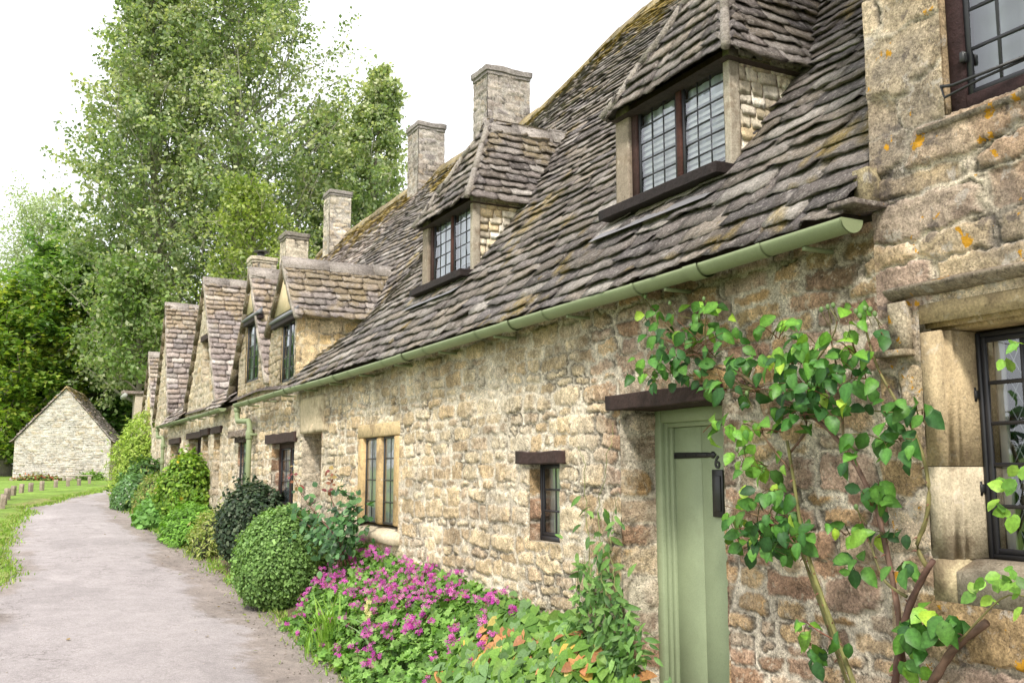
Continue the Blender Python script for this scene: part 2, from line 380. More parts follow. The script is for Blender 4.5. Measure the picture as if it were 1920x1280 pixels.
def ridge_caps(mb, p0, p1, dirs, w=.17, t=.035, seg=.45, col=(.36, .32, .28), zfun=None):
    p0, p1 = A(p0, dtype=float), A(p1, dtype=float); L = np.linalg.norm(p1 - p0); n = max(1, int(L / seg)); d = (p1 - p0) / L
    for i in range(n):
        a = p0 + d * (L * i / n + .003); b = p0 + d * (L * (i + 1) / n - .003)
        if zfun is not None: a = zfun(a); b = zfun(b)
        k = random.uniform(.75, 1.2); up = A([0, 0, 1.]) * random.uniform(.01, .025)
        v = []
        for q in (a, b):
            v += [q + up + A([0, 0, t]), q + up + dirs[0] * w + A([0, 0, t]), q + up + dirs[0] * w - A([0, 0, .01]), q + up + dirs[1] * w + A([0, 0, t]), q + up + dirs[1] * w - A([0, 0, .01]), q + up - A([0, 0, .02])]
        v = A(v) + RNG.normal(0, .004, (12, 3))
        f4 = [[0, 1, 7, 6], [1, 2, 8, 7], [0, 6, 9, 3], [3, 9, 10, 4], [0, 3, 5, 1], [6, 7, 11, 9], [1, 5, 2, 2][:4]]
        f4 = [[0, 1, 7, 6], [1, 2, 8, 7], [6, 9, 3, 0], [9, 10, 4, 3], [0, 5, 2, 1], [0, 3, 4, 5], [6, 7, 8, 11], [6, 11, 10, 9]]
        mb.add(v, A(f4), A(col) * k)

# ================================================================== SETTING: ground, road, lawn, bed
TARMAC = A([.345, .313, .310])
RL = A([[-8, -1.5], [2, -1.0], [7, -.65], [11.67, -.28], [12.85, -.12], [14.4, -.05], [16.1, -.10], [17.97, .02], [21.2, .34], [24.8, 1.22], [28.6, 1.95], [33, 2.75], [38.5, 3.55], [48.2, 4.75], [58, 6.3], [70, 10.5], [85, 18.], [110, 30]])
RR = A([[-8, 2.45], [4, 2.42], [6.7, 2.36], [8.7, 2.36], [10, 2.37], [12.8, 2.36], [15.5, 2.36], [17.4, 2.2], [20.8, 2.15], [22.9, 2.25], [26, 2.5], [31, 3.1], [37, 3.75], [43.4, 4.6], [50, 5.5], [62.5, 7.3], [72, 13.], [85, 21], [110, 34]])
def rl(Y): return np.interp(Y, RL[:, 0], RL[:, 1])
def rr(Y): return np.interp(Y, RR[:, 0], RR[:, 1])
def strip(name, mat, ys, tfun, xfun, z, colf, jag=None, kind='structure', label=None, cat=None):
    ts = tfun; Y, T = np.meshgrid(ys, ts, indexing='ij'); sh = Y.shape
    X = xfun(Y, T)
    if jag is not None: X = X + jag(Y, T)
    Z = G(Y) + z(X, Y, T)
    mb = MB(); n, m = sh; i = np.arange(n - 1)[:, None] * m + np.arange(m - 1)[None]
    f = np.stack([i, i + 1, i + m + 1, i + m], -1).reshape(-1, 4)[:, ::-1]
    x, y, t = X.ravel(), Y.ravel(), T.ravel()
    mb.add(np.stack([x, y, Z.ravel()], 1), f, colf(x, y, t))
    o = mb.build(name, mat, None, True); tag(o, label, cat, None, kind); return o
YN = axis_pts(-6, 112, lambda y: max(.045, .007 * max(y, 0)))
def road_col(x, y, t):
    n = fbm(x * 1.6, y * 1.1, 0, 500); n2 = fbm(x * 7, y * 7, 0, 501); n3 = fbm(x * 30, y * 30, 0, 502, 2)
    c = np.tile(TARMAC, (len(x), 1)) * (1 + .10 * n + .07 * n2 + .09 * n3)[:, None]
    dr = rr(y) - x; dl = x - rl(y)
    near = sstep(30, 14, y)
    wr = np.maximum(sstep(.62, .46, dr + .34 * n + .16 * n2 + .08 * n3) * .72, sstep(.30, .05, dr + .1 * n2 + .1 * n3)) * (.35 + .65 * near); wl = sstep(.45, .2, dl + .4 * n + .2 * n2) * .6
    dirt = A([.235, .19, .155]) * (1 + .35 * n3 + .3 * n2)[:, None]
    w = np.clip(np.maximum(wr, wl), 0, 1)[:, None] * .85
    c = c * (1 - w) + dirt * w
    pat = sstep(.24, .27, fbm(x * 1.3 + 3, y * .8, 4, 509))[:, None] * .10 - sstep(.22, .25, fbm(x * 1.5 + 9, y * .9, 7, 510))[:, None] * .10           # worn and patched areas
    c = c * (1 - pat)
    crack = sstep(.035, .0, abs(fbm(x * 1.4, y * .9, 8, 512))) * sstep(.1, .5, fbm(x * .8, y * .6, 2, 514) + .25) * sstep(1.3, .6, dr)
    c = c * (1 - .25 * crack[:, None])
    return c
strip('road', M['asphalt'], YN, np.linspace(-.04, 1.04, 90), lambda Y, T: rl(Y) + (rr(Y) - rl(Y)) * T,
      lambda X, Y, T: .02 + .02 * np.sin(np.clip(T, 0, 1) * pi) + .006 * fbm(X * 3, Y * 3, 0, 520) + .003 * fbm(X * 14, Y * 14, 0, 521), road_col)
def lawn_col(x, y, t):
    n = fbm(x * 1.3, y * 1.0, 0, 530); n2 = fbm(x * 6, y * 6, 0, 531)
    c = A([.165, .255, .045]) * (1 + .5 * n + .4 * n2)[:, None]
    w = sstep(.30, .0, t + .25 * n + .15 * n2)[:, None] * .7
    return c * (1 - w) + A([.30, .26, .12]) * (1 + .3 * n2[:, None]) * w
strip('lawn', M['turf'], axis_pts(-6, 112, lambda y: max(.09, .009 * max(y, 0))), np.concatenate([np.linspace(0, 1.2, 22), A([1.5, 2, 2.7, 3.6, 5, 7, 10, 15, 25, 45, 80])]),
      lambda Y, T: rl(Y) + .02 - T, lambda X, Y, T: .045 + .05 * sstep(0, .25, T) + .035 * fbm(X * 1.5, Y * 1.5, 0, 533) + .15 * sstep(3, 20, T), lawn_col,
      jag=lambda Y, T: (.42 * fbm(Y * .9, 1.7, 0, 534) + .14 * fbm(Y * 5, T * 3, 0, 535)) * sstep(1.2, .2, T))
def soil_col(x, y, t):
    n = fbm(x * 6, y * 6, 0, 540); g = sstep(.0, .4, fbm(x * 1.5, y * 1.5, 0, 541) + .15)[:, None]
    return A([.13, .095, .065]) * (1 + .5 * n[:, None]) * (1 - g) + A([.10, .13, .035]) * (1 + .5 * n[:, None]) * g
strip('flower_bed', M['soil'], axis_pts(-6, 60, lambda y: max(.08, .01 * max(y, 0))), np.linspace(0, 1, 14), lambda Y, T: rr(Y) - .02 + T * (.75 + 0.02 * Y * sstep(23, 40, Y)),
      lambda X, Y, T: .028 + .09 * sstep(0, .5, T) + .03 * fbm(X * 5, Y * 5, 0, 543), soil_col, jag=lambda Y, T: .16 * fbm(Y * 2.2, .4, 0, 544) * (1 - T))
def gcol(x, y, t):
    n = fbm(x * .3, y * .3, 0, 550); return A([.13, .19, .05]) * (1 + .4 * n)[:, None]
ty = np.concatenate([np.linspace(-80, 120, 161), A([140, 170, 220, 300, 420, 600])])
strip('ground', M['turf'], ty, A([-400, -200, -120, -80, -50, -30, -20, -10, -4, 0, 4, 10, 20, 30, 50, 80, 120, 200, 400.]), lambda Y, T: T + 0 * Y,
      lambda X, Y, T: -.03 + 0 * X, gcol)

# ================================================================== COTTAGE ROW
WX = 2.90                                  # facade plane
TPY = A([2.5, 8.4, 9.2, 9.9, 10.65, 11.3, 12.3, 13.5, 15., 22.])
TPV = A([1.25, 1.256, 1.238, 1.2, 1.165, 1.14, 1.16, 1.19, 1.2, 1.2])
EX, EZ, RX = 2.765, 2.525, 6.15
def tpf(Y): return np.interp(Y, TPY, TPV)
def flare(Y, X): return .26 * sstep(8.9, 10.9, Y) * np.exp(-((X - 3.75) / .55) ** 2)
def roofz(X, Y): return EZ + (X - EX) * tpf(Y) - flare(Y, X) + .03 * vnoise(Y * .7, X * .7, 0, 600)
def roof_f(U, S):
    a = np.arctan(tpf(U)); X = EX + S * np.cos(a)
    return np.stack([X, U, roofz(X, U)], 1)
def roof_n(U, S):
    a = np.arctan(tpf(U)); return np.stack([-np.sin(a), 0 * a, np.cos(a)], 1)
def stot(U): return (RX - EX) * np.sqrt(1 + tpf(U) ** 2)

def window(parent, X, y0, y1, z0, z1, frame=(.05, .05, .07, .05), fcol=(.045, .022, .018), lights=((0, 1, 3, 5),), fdepth=.07, cas=.022, bar=.009,
           back=(.07, .075, .085), backd=.22, fmat='wood', mull=.045, mcol=None, blind=None, name='window', head_dark=0):
    """facing -X.  frame = (left, right, top, bottom) widths; lights = list of (t0, t1, cols, rows) from the left edge as seen from the road"""
    fl, fr, ft, fb = frame; m = MB()
    m.box(X, X + fdepth, y1 - fl, y1, z0, z1, fcol, .004); m.box(X, X + fdepth, y0, y0 + fr, z0, z1, fcol, .004)
    m.box(X + .001, X + fdepth, y0 + fr, y1 - fl, z1 - ft, z1, fcol, .004); m.box(X + .001, X + fdepth, y0 + fr, y1 - fl, z0, z0 + fb, fcol, .004)
    a, b = y1 - fl, y0 + fr; zl, zh = z0 + fb, z1 - ft
    ic = (.018, .018, .022); sub_ = []
    for q, (t0, t1, nc, nr) in enumerate(lights):
        ya = a + (b - a) * t0 - (mull / 2 if t0 > 0 else 0); yb = a + (b - a) * t1 + (mull / 2 if t1 < 1 else 0)
        if t1 < 1: m.box(X + .004, X + fdepth - .002, yb - mull, yb, zl, zh, mcol if mcol is not None else fcol, .004)
        gx = X + (.012 if fmat == 'iron' else .020); lt, gl = MB(), MB(); sub_.append((lt, gl))
        lt.box(gx - .007, gx + .007, ya - cas, ya, zl, zh, ic, .003); lt.box(gx - .007, gx + .007, yb, yb + cas, zl, zh, ic, .003)
        lt.box(gx - .006, gx + .006, yb + cas, ya - cas, zl, zl + cas, ic, .003); lt.box(gx - .006, gx + .006, yb + cas, ya - cas, zh - cas, zh, ic, .003)
        y_, Y_ = yb + cas, ya - cas; zz, ZZ = zl + cas, zh - cas
        for i in range(1, nc): w = y_ + (Y_ - y_) * i / nc; lt.box(gx - .004, gx + .004, w - bar / 2, w + bar / 2, zz, ZZ, ic, .002)
        for j in range(1, nr): w = zz + (ZZ - zz) * j / nr; lt.box(gx - .005, gx + .005, y_, Y_, w - bar / 2, w + bar / 2, ic, .002)
        for i in range(nc):                 # each pane sits at its own slight angle
            for j in range(nr):
                p0, p1 = y_ + (Y_ - y_) * i / nc, y_ + (Y_ - y_) * (i + 1) / nc; q0, q1 = zz + (ZZ - zz) * j / nr, zz + (ZZ - zz) * (j + 1) / nr
                ax, az = RNG.normal(0, .0014, 2)
                gl.add([[gx + ax + az, p0, q0], [gx - ax + az, p1, q0], [gx - ax - az, p1, q1], [gx + ax - az, p0, q1]], [A([[3, 2, 1, 0]])], (.8, .8, .8))
    w = m.build(name, M[fmat], parent); 
    for lt, gl in sub_: lt.build('casement', M['iron'], w); gl.build('pane', M['glass'], w)
    bk = MB(); n = 40; ys = np.linspace(y0 - .02, y1 + .02, n); wv_ = min(1., backd / .12); xs = X + backd + wv_ * (.010 * np.sin(np.arange(n) * 1.5) + .006 * np.sin(np.arange(n) * .63))
    v = np.concatenate([np.stack([xs, ys, np.full(n, z0 - .02)], 1), np.stack([xs, ys, np.full(n, z1 + .02)], 1)])
    i = np.arange(n - 1); bk.add(v, A(np.stack([i, i + 1, i + n + 1, i + n], 1)), np.tile(A(back), (2 * n, 1)) * np.tile(.8 + .2 * np.cos(np.arange(n) * 1.5), 2)[:, None])
    bk.build('curtain', M['cloth'], w)
    if blind is not None:
        bl = MB()
        for zq in np.arange(blind[0], blind[1], .035):
            bl.add([[X + backd - .024, y0, zq], [X + backd - .024, y1, zq], [X + backd - .012, y1, zq + .026], [X + backd - .012, y0, zq + .026]], [A([[0, 1, 2, 3]])], (.85, .85, .86))
        bl.build('blind', M['cloth'], w)
    return w
def lintel(parent, y0, y1, z0, z1, X0=WX - .03, X1=WX + .16, col=(.040, .022, .018), name='lintel', mat='wood'):
    m = MB(); m.box(X0, X1, y0, y1, z0, z1, col, .006, .012); return m.build(name, M[mat], parent, False)
def reveal(mb, Y, X0_, X1, z0, z1, face=-1, pal=PINK_PAL, seed=0, **kw):
    """masonry side of an opening: plane Y = const, from X0 back to X1"""
    X0 = X0_ - .010; masonry(mb, (X0, Y, z0), (1, 0, 0), (0, 0, 1), (0, face, 0), X1 - X0, z1 - z0, .012, .014, course=(.11, .19), length=(.3, .5), pal=pal, seed=seed, relief=.010, **kw)
def cheek(mb, Y, X0, X1, z0, z1, zlo, pal=PALE_PAL, seed=0, course=(.09, .12), **kw):
    """side wall of a dormer: plane Y = const facing the camera, cut along the roof"""
    masonry(mb, (X0, Y, z0), (1, 0, 0), (0, 0, 1), (0, -1, 0), X1 - X0, z1 - z0, .014, .014, course=course, length=(.14, .28), pal=pal, seed=seed,
            mask=lambda u, v: (z0 + v) > zlo(X0 + u), **kw)
def poly_prism(mb, prof, a, b, c, axis):
    """profile of 2D points extruded from a to b along axis (2 = z with profile x,y; 1 = y with profile x,z)"""
    n = len(prof); P = A(prof, dtype=float); v = []
    for t in (a, b):
        q = np.zeros((n, 3))
        if axis == 2: q[:, 0], q[:, 1], q[:, 2] = P[:, 0], P[:, 1], t
        elif axis == 1: q[:, 0], q[:, 2], q[:, 1] = P[:, 0], P[:, 1], t
        else: q[:, 1], q[:, 2], q[:, 0] = P[:, 0], P[:, 1], t
        v.append(q)
    i = np.arange(n); j = (i + 1) % n
    bm = bmesh.new(); vs = [bm.verts.new(q) for q in np.vstack(v)]
    for k in range(n): bm.faces.new([vs[i[k]], vs[j[k]], vs[n + j[k]], vs[n + i[k]]])
    bm.faces.new(vs[:n][::-1]); bm.faces.new(vs[n:]); bmesh.ops.recalc_face_normals(bm, faces=bm.faces[:])
    mb.bm(bm, c)

GREEN = (.215, .255, .135)
def gutter(parent, p0, p1, r=.053, endcap=True):
    p0, p1 = A(p0), A(p1); L = np.linalg.norm(p1 - p0); d = (p1 - p0) / L; m = MB()
    side = np.cross(d, [0, 0, 1]); side /= np.linalg.norm(side); up = A([0, 0, 1.])
    n = max(10, int(L / .3)); an = np.linspace(0, pi, 13)
    def ring(q, rr_): return q + rr_ * (np.cos(an)[:, None] * side - np.sin(an)[:, None] * up * .95)
    def halfpipe(qs, ro, ri):
        v = np.concatenate([np.concatenate([ring(q, ro), ring(q, ri)[::-1]]) for q in qs]); k = 26
        i = np.arange(len(qs) - 1)[:, None] * k; j = np.arange(k)[None]; j2 = (j + 1) % k
        m.add(v, A(np.stack([i + j, i + j2, i + k + j2, i + k + j], -1).reshape(-1, 4)), GREEN)
    sag = lambda t: up * (-.012 * sin(t * pi) + .004 * float(vnoise(t * L * .9, 0, 0, 650))) + side * .006 * float(vnoise(t * L * .7, 3, 0, 651))
    P = [p0 + d * L * t + sag(t) for t in np.linspace(0, 1, n)]
    halfpipe(P, r, r - .008)
    for t in np.arange(.45, L, .92):
        q = p0 + d * t + sag(t / L); halfpipe([q - d * .012, q + d * .012], r + .006, r - .001)
    for t in np.arange(.9, L, 1.85):
        q = p0 + d * t + sag(t / L); halfpipe([q - d * .05, q + d * .05], r + .010, r - .001)
    g = m.build('gutter', M['paint'], parent, False)
    for t in np.arange(.25, L, .92):
        m2 = MB(); q = p0 + d * t + sag(t / L); m2.box(q[0], WX, q[1] - .010, q[1] + .010, q[2] - r - .014, q[2] - r + .002, GREEN, .002); m2.build('bracket', M['paint'], g)
    for q in (P[0], P[-1]):
        m2 = MB()
        v = np.concatenate([ring(q, r + .004), [q]]); k = np.arange(12)
        for dd in (-.004, .004): m2.add(v + d * dd, A(np.stack([k, k + 1, np.full(12, 13)], 1)), GREEN)
        m2.build('end_cap', M['paint'], g)
    return g
def downpipe(parent, top, knee, zbot, r=.036):
    top, knee = A(top), A(knee); m = MB()
    a = top + A([0, 0, -.16]); b = knee + A([0, 0, .12])
    pts = [top, a + A([0, 0, .04]), a * .92 + b * .08 - A([0, 0, .02]), a * .08 + b * .92 + A([0, 0, .02]), b - A([0, 0, .04]), A([knee[0], knee[1], zbot])]
    m.tube(pts, r, GREEN, 14)
    for q, z0, z1 in ((top, top[2] - .06, top[2] + .0), (knee, knee[2] - .10, knee[2] + .02), (knee, zbot + .9, zbot + 1.0)):
        m.tube([[q[0], q[1], z0], [q[0], q[1], z0 + .012], [q[0], q[1], z1 - .012], [q[0], q[1], z1]], [r + .004, r + .012, r + .012, r + .004], GREEN, 14)
    m.box(knee[0], WX + .01, knee[1] - .06, knee[1] + .06, knee[2] - .05, knee[2] - .02, GREEN, .002)
    return m.build('downpipe', M['paint'], parent, True)
def chimney(parent, x0, x1, y0, y1, z0, z1, pal=GREY_PAL, cap=.10, seed=0, course=(.06, .11), capcol=(.24, .215, .20), label=None, smooth=False, mc=(.42, .385, .345)):
    m = MB()
    kw = dict(course=course, length=(.14, .34), pal=pal, relief=.010 if not smooth else .002, mcol=mc, mort=(.003, .010))
    st = .022; zt = z1 - cap
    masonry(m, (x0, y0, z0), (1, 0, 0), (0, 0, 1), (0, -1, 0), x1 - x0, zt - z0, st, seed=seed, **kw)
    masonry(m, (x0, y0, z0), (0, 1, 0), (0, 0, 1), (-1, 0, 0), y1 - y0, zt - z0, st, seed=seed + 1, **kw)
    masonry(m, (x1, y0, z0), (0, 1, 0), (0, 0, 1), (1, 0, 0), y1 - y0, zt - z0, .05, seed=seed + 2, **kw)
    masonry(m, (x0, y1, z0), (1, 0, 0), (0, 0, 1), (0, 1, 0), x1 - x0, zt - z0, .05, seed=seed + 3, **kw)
    o = m.build('chimney', M['stone'], parent)
    if label: o['label'] = label
    c = MB(); k = .03
    c.box(x0 - k * .5, x1 + k * .5, y0 - k * .5, y1 + k * .5, zt - .03, zt + .02, capcol, .005, .02)
    c.box(x0 - k, x1 + k, y0 - k, y1 + k, zt + .021, z1, A(capcol) * 1.15, .005, .025)
    c.build('chimney_cap', M['slate'], o)
    return o
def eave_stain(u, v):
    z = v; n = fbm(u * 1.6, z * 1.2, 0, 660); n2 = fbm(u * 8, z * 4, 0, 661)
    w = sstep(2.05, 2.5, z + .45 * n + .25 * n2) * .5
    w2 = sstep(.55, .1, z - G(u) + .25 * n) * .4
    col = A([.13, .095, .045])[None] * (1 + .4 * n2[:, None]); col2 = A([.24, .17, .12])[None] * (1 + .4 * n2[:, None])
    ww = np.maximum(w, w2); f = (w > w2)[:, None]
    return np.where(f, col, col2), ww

# gables: (peak Y, peak z, right foot Y, z, left foot Y, z, back X)
GABLES = {3: (11.66, 4.12, 10.97, 3.33, 12.50, 3.30, 4.6), 4: (13.53, 4.34, 12.36, 2.66, 14.86, 2.62, 4.7), 5: (17.37, 4.90, 15.75, 2.62, 19.06, 2.60, 5.1), 6: (22.2, 5.18, 21.1, 2.7, 23.42, 2.75, 5.4)}
def gable_top(Y, ids, inset=.10):
    top = np.full_like(Y, 2.5)
    for k in ids:
        py, pz, ry, rz, ly, lz, _ = GABLES[k]
        t = np.where(Y < py, pz - (py - Y) * (pz - rz) / (py - ry), pz - (Y - py) * (pz - lz) / (ly - py)) - inset
        lo, hi = (11.12, 12.42) if k == 3 else (ry, ly)
        top = np.where((Y > lo) & (Y < hi), np.maximum(top, t), top)
    return top
def gable_roof(parent, k, pal, seed, courses=.138):
    py, pz, ry, rz, ly, lz, bx = GABLES[k]; fx = WX - .055; mb = MB()
    for sgn, (fy, fz) in ((-1, (ry, rz)), (1, (ly, lz))):
        L = sqrt((py - fy) ** 2 + (pz - fz) ** 2); dy, dz = (py - fy) / L, (pz - fz) / L
        nrm = A([0, sgn * dz, sgn * -dy * 1.0]); nrm = nrm if nrm[2] > 0 else -nrm
        back = lambda s, dz=dz, fz=fz: EX + (fz + s * dz - EZ) / 1.17 + .22 + (.28 if k == 3 else 0)
        f = lambda U, S, fy=fy, fz=fz, dy=dy, dz=dz: np.stack([U, fy + S * dy, fz + S * dz - .05 * np.sin(np.clip(S / L, 0, 1) * pi)], 1)
        slates(mb, f, nrm, course_list(L, courses, courses * .72), lambda s: (fx, max(fx + .1, back(s))), width=(.18, .36), pal=pal, seed=seed + sgn, moss=moss_fn(L, .35, seed))
    o = mb.build('gable_roof', M['slate'], parent)
    v = MB()
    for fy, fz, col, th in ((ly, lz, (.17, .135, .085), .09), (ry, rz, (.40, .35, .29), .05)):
        L = sqrt((py - fy) ** 2 + (pz - fz) ** 2); n = max(3, int(L / .3)); d = A([0, (py - fy) / L, (pz - fz) / L]); nn = A([0, -d[2], d[1]]); nn = nn if nn[2] < 0 else -nn
        for i in range(n):
            p = A([0, fy, fz]) + d * (L * i / n + .002); q = A([0, fy, fz]) + d * (L * (i + 1) / n - .002); j = random.uniform(.75, 1.25); w = th * random.uniform(.9, 1.1)
            bow = lambda t: A([0, 0, -.05 * sin(pi * t)])
            p = p + bow(i / n); q = q + bow((i + 1) / n)
            vv = [[fx - .012, *p[1:]], [fx - .012, *q[1:]], [fx - .012, *(q + nn * w)[1:]], [fx - .012, *(p + nn * w)[1:]]]
            vv += [[WX + .03, *r_[1:]] for r_ in vv]; vv = A(vv, dtype=float) + RNG.normal(0, .004, (8, 3))
            v.add(vv, A([[0, 1, 2, 3], [7, 6, 5, 4], [0, 4, 5, 1], [1, 5, 6, 2], [2, 6, 7, 3], [3, 7, 4, 0]]), A(col) * j)
    v.build('verge', M['slate'], o)
    r = MB(); ridge_caps(r, (fx - .02, py, pz + .0), (bx, py, pz + .0), [A([0, -(py - ry), -(pz - rz)]) / sqrt((py - ry) ** 2 + (pz - rz) ** 2), A([0, ly - py, lz - pz]) / sqrt((ly - py) ** 2 + (lz - pz) ** 2)], w=.15, col=(.33, .29, .255))
    r.build('ridge', M['slate'], o)
    return o
def hipped_dormer(parent, X, y0, y1, z1, ridge_z, hipx, seed, lights, eave_ov=.09, bx=4.6, blind=None, post=.12, label=None):
    """stone dormer standing on the roof: window front, tile-hung cheeks, hipped stone roof"""
    zb = float(roofz(A([X]), A([y0]))[0]) - .02; yc = (y0 + y1) / 2
    body = MB()
    rz_ = lambda x: roofz(x, np.full_like(x, y0)) - .03
    hung = A([[.62, .52, .37], [.68, .60, .47], [.66, .59, .49], [.60, .48, .31], [.70, .64, .55], [.58, .50, .39]])
    tanr = float(tpf(y0)); xr = lambda z: EX + (z - EZ) / tanr
    ck = MB()
    slates(ck, lambda U, S: np.stack([X + U, y0 + 0 * S, zb - .04 + S], 1), A([0, -1., 0]), course_list(z1 - zb + .05, .070, .064), lambda s: (.045, xr(zb - .04 + s) - X + .06), width=(.085, .16), thick=.005, pal=hung, seed=seed, wobk=.35)
    ck.add([[X + .02, y0 + .004, zb - .05], [X + .02, y0 + .004, z1], [xr(z1) + .1, y0 + .004, z1]], [A([[0, 2, 1]])], (.2, .16, .12))
    cheek2 = MB(); masonry(cheek2, (X, y1, zb - .05), (1, 0, 0), (0, 0, 1), (0, 1, 0), .9, z1 - zb + .07, .05, pal=PALE_PAL, seed=seed + 1, mask=lambda u, v: (zb - .05 + v) > rz_(X + u))
    body.v += cheek2.v; body.c += cheek2.c
    for k in (3, 4): body.f[k] += [f + body.n for f in cheek2.f[k]]
    body.n += cheek2.n
    d = body.build('dormer', M['dressed'], parent); ck.build('cheek', M['hung'], d)
    s = MB(); s.box(X - .012, X + .10, y1 - post, y1 + .012, zb - .05, z1 + .02, (.27, .22, .17), .006, .010); s.build('corner_post', M['dressed'], d)
    s = MB(); s.box(X - .008, X + .06, y0 - .014, y0 + .035, zb - .02, z1 + .02, (.40, .35, .28), .006, .008); s.build('corner_post', M['dressed'], d)
    if label: d['label'] = label
    window(d, X + .012, y0 + .036, y1 - post, zb + .045, z1 + .03, frame=(.055, .02, .05, .03), lights=lights, blind=blind, back=(.82, .85, .95), backd=.06, mcol=(.075, .028, .020))
    s = MB(); s.box(X - .12, X + .02, y0 - .02, y1 + .05, zb - .016, zb + .042, (.020, .013, .012), .006, .004); s.build('window_sill', M['wood'], d)
    s = MB(); s.add([[X - .20, y0 - .02, zb - .16], [X - .20, y1 + .05, zb - .16], [X - .02, y1 + .05, zb - .035], [X - .02, y0 - .02, zb - .035]], [A([[0, 1, 2, 3]])], (.17, .165, .17)); s.build('flashing', M['lead'], d)
    # roof
    ez = z1 - .045; fx = X - eave_ov; ya, yb = y0 - eave_ov, y1 + .03; yc = (ya + yb) / 2
    r = MB(); rise = ridge_z - ez
    for sg, ye in ((-1, ya), (1, yb)):
        L = sqrt((yc - ye) ** 2 + rise ** 2); dy, dz = (yc - ye) / L, rise / L
        nrm = A([0, sg * dz, abs(dy)])
        f = lambda U, S, ye=ye, dy=dy, dz=dz: np.stack([U, ye + S * dy, ez + S * dz - .035 * np.sin(np.clip(S / L, 0, 1) * pi)], 1)
        back = lambda s, dz=dz: EX + (ez + s * dz - EZ) / 1.22 + .12
        slates(r, f, nrm, course_list(L, .112, .088), lambda s, L=L: (fx + (hipx - fx) * s / L, back(s)), width=(.16, .34), seed=seed + 5 + sg, moss=moss_fn(L * 1.6, .3, seed))
    L = sqrt((hipx - fx) ** 2 + rise ** 2); dx, dz = (hipx - fx) / L, rise / L
    f = lambda U, S: np.stack([fx + S * dx, U, ez + S * dz - .03 * np.sin(np.clip(S / L, 0, 1) * pi)], 1)
    slates(r, f, A([-dz, 0, dx]), course_list(L, .112, .088), lambda s: (ya + (yc - ya) * s / L, yb + (yc - yb) * s / L), width=(.16, .34), seed=seed + 9, moss=moss_fn(L * 2, .2, seed))
    # underside of the eaves
    sf = MB(); sf.add([[fx + .03, ya + .03, ez - .012], [fx + .03, yb - .03, ez - .012], [bx - .6, yb - .03, ez - .012], [bx - .6, ya + .03, ez - .012]], [A([[0, 1, 2, 3]])], (.05, .036, .03)); sf.build('soffit', M['wood'], d)
    ro = r.build('dormer_roof', M['slate'], d)
    h = MB()
    for ye in (ya, yb):
        a, b = A([fx - .01, ye - (.01 if ye < yc else -.01), ez + .01]), A([hipx, yc, ridge_z + .01]); dd = b - a
        for i in range(3):
            p, q = a + dd * (i / 3 + .003), a + dd * ((i + 1) / 3 - .003); h.tube([p, p * .5 + q * .5 + A([0, 0, -.02]), q], [.026, .028, .026], A([.36, .32, .275]) * random.uniform(.85, 1.1), 7)
    sl = [A([0, -(yc - ya), -rise]) / sqrt((yc - ya) ** 2 + rise ** 2), A([0, yb - yc, -rise]) / sqrt((yb - yc) ** 2 + rise ** 2)]
    ridge_caps(h, (hipx - .05, yc, ridge_z), (bx, yc, ridge_z), sl, w=.14, t=.03, seg=.3, col=(.36, .32, .285))
    h.build('ridge', M['slate'], d)
    return d

# ---------------------------------------------------------------- the long low cottage with the green door
B = thing('stone_cottage', 'long low stone cottage with green door, sagging slate roof and two hipped dormers', 'cottage', 'row of stone cottages')
def gm(ids, Y0): return lambda u, v: (v - .4) < gable_top(u + Y0, ids)
BY0, BY1 = 2.56, 14.3
H_DOOR = (3.47, 4.32, -.4, 1.87); H_SMALL = (4.97, 5.34, 1.115, 1.60); H_STONE = (7.64, 8.71, .99, 1.95); H_DOORWAY = (9.92, 10.68, -.4, 1.95)
H_WIN2 = (11.02, 12.10, 1.10, 1.88); H_WA = (13.30, 14.12, 1.15, 1.99); H_G3 = (11.16, 11.80, 2.60, 3.36); H_G4 = (13.02, 13.85, 2.76, 3.64)
def hl(hs, Y0): return [(a - Y0, b - Y0, c + .4, d + .4) for a, b, c, d in hs]
m = MB()
def small_right(u, v): return sstep(4.9, 4.3, u + .25 * fbm(u * 2, v * 2, 0, 670))
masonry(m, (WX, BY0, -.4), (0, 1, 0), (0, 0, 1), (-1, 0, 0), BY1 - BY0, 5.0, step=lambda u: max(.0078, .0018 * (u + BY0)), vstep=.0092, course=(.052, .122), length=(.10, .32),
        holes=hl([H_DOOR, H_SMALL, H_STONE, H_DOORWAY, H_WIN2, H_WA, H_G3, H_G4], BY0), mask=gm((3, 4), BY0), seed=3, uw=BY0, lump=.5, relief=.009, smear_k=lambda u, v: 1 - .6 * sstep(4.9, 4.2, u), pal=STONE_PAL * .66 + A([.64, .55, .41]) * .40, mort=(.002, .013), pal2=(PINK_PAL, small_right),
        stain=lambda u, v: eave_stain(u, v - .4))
reveal(m, H_DOOR[1], WX, WX + .23, -.4, 1.87, seed=21); reveal(m, H_SMALL[1], WX, WX + .12, 1.1, 1.60, seed=22)
reveal(m, H_DOORWAY[1], WX, WX + .42, -.4, 1.95, seed=23, pal=A([[.46, .38, .27], [.42, .34, .24]])); reveal(m, H_WIN2[1], WX, WX + .16, 1.1, 1.88, seed=24)
reveal(m, H_WA[1], WX, WX + .1, 1.15, 1.99, seed=25); reveal(m, H_DOOR[0], WX, WX + .23, -.4, 1.87, face=1, seed=26); reveal(m, H_DOORWAY[0], WX, WX + .42, -.4, 1.95, face=1, seed=27)
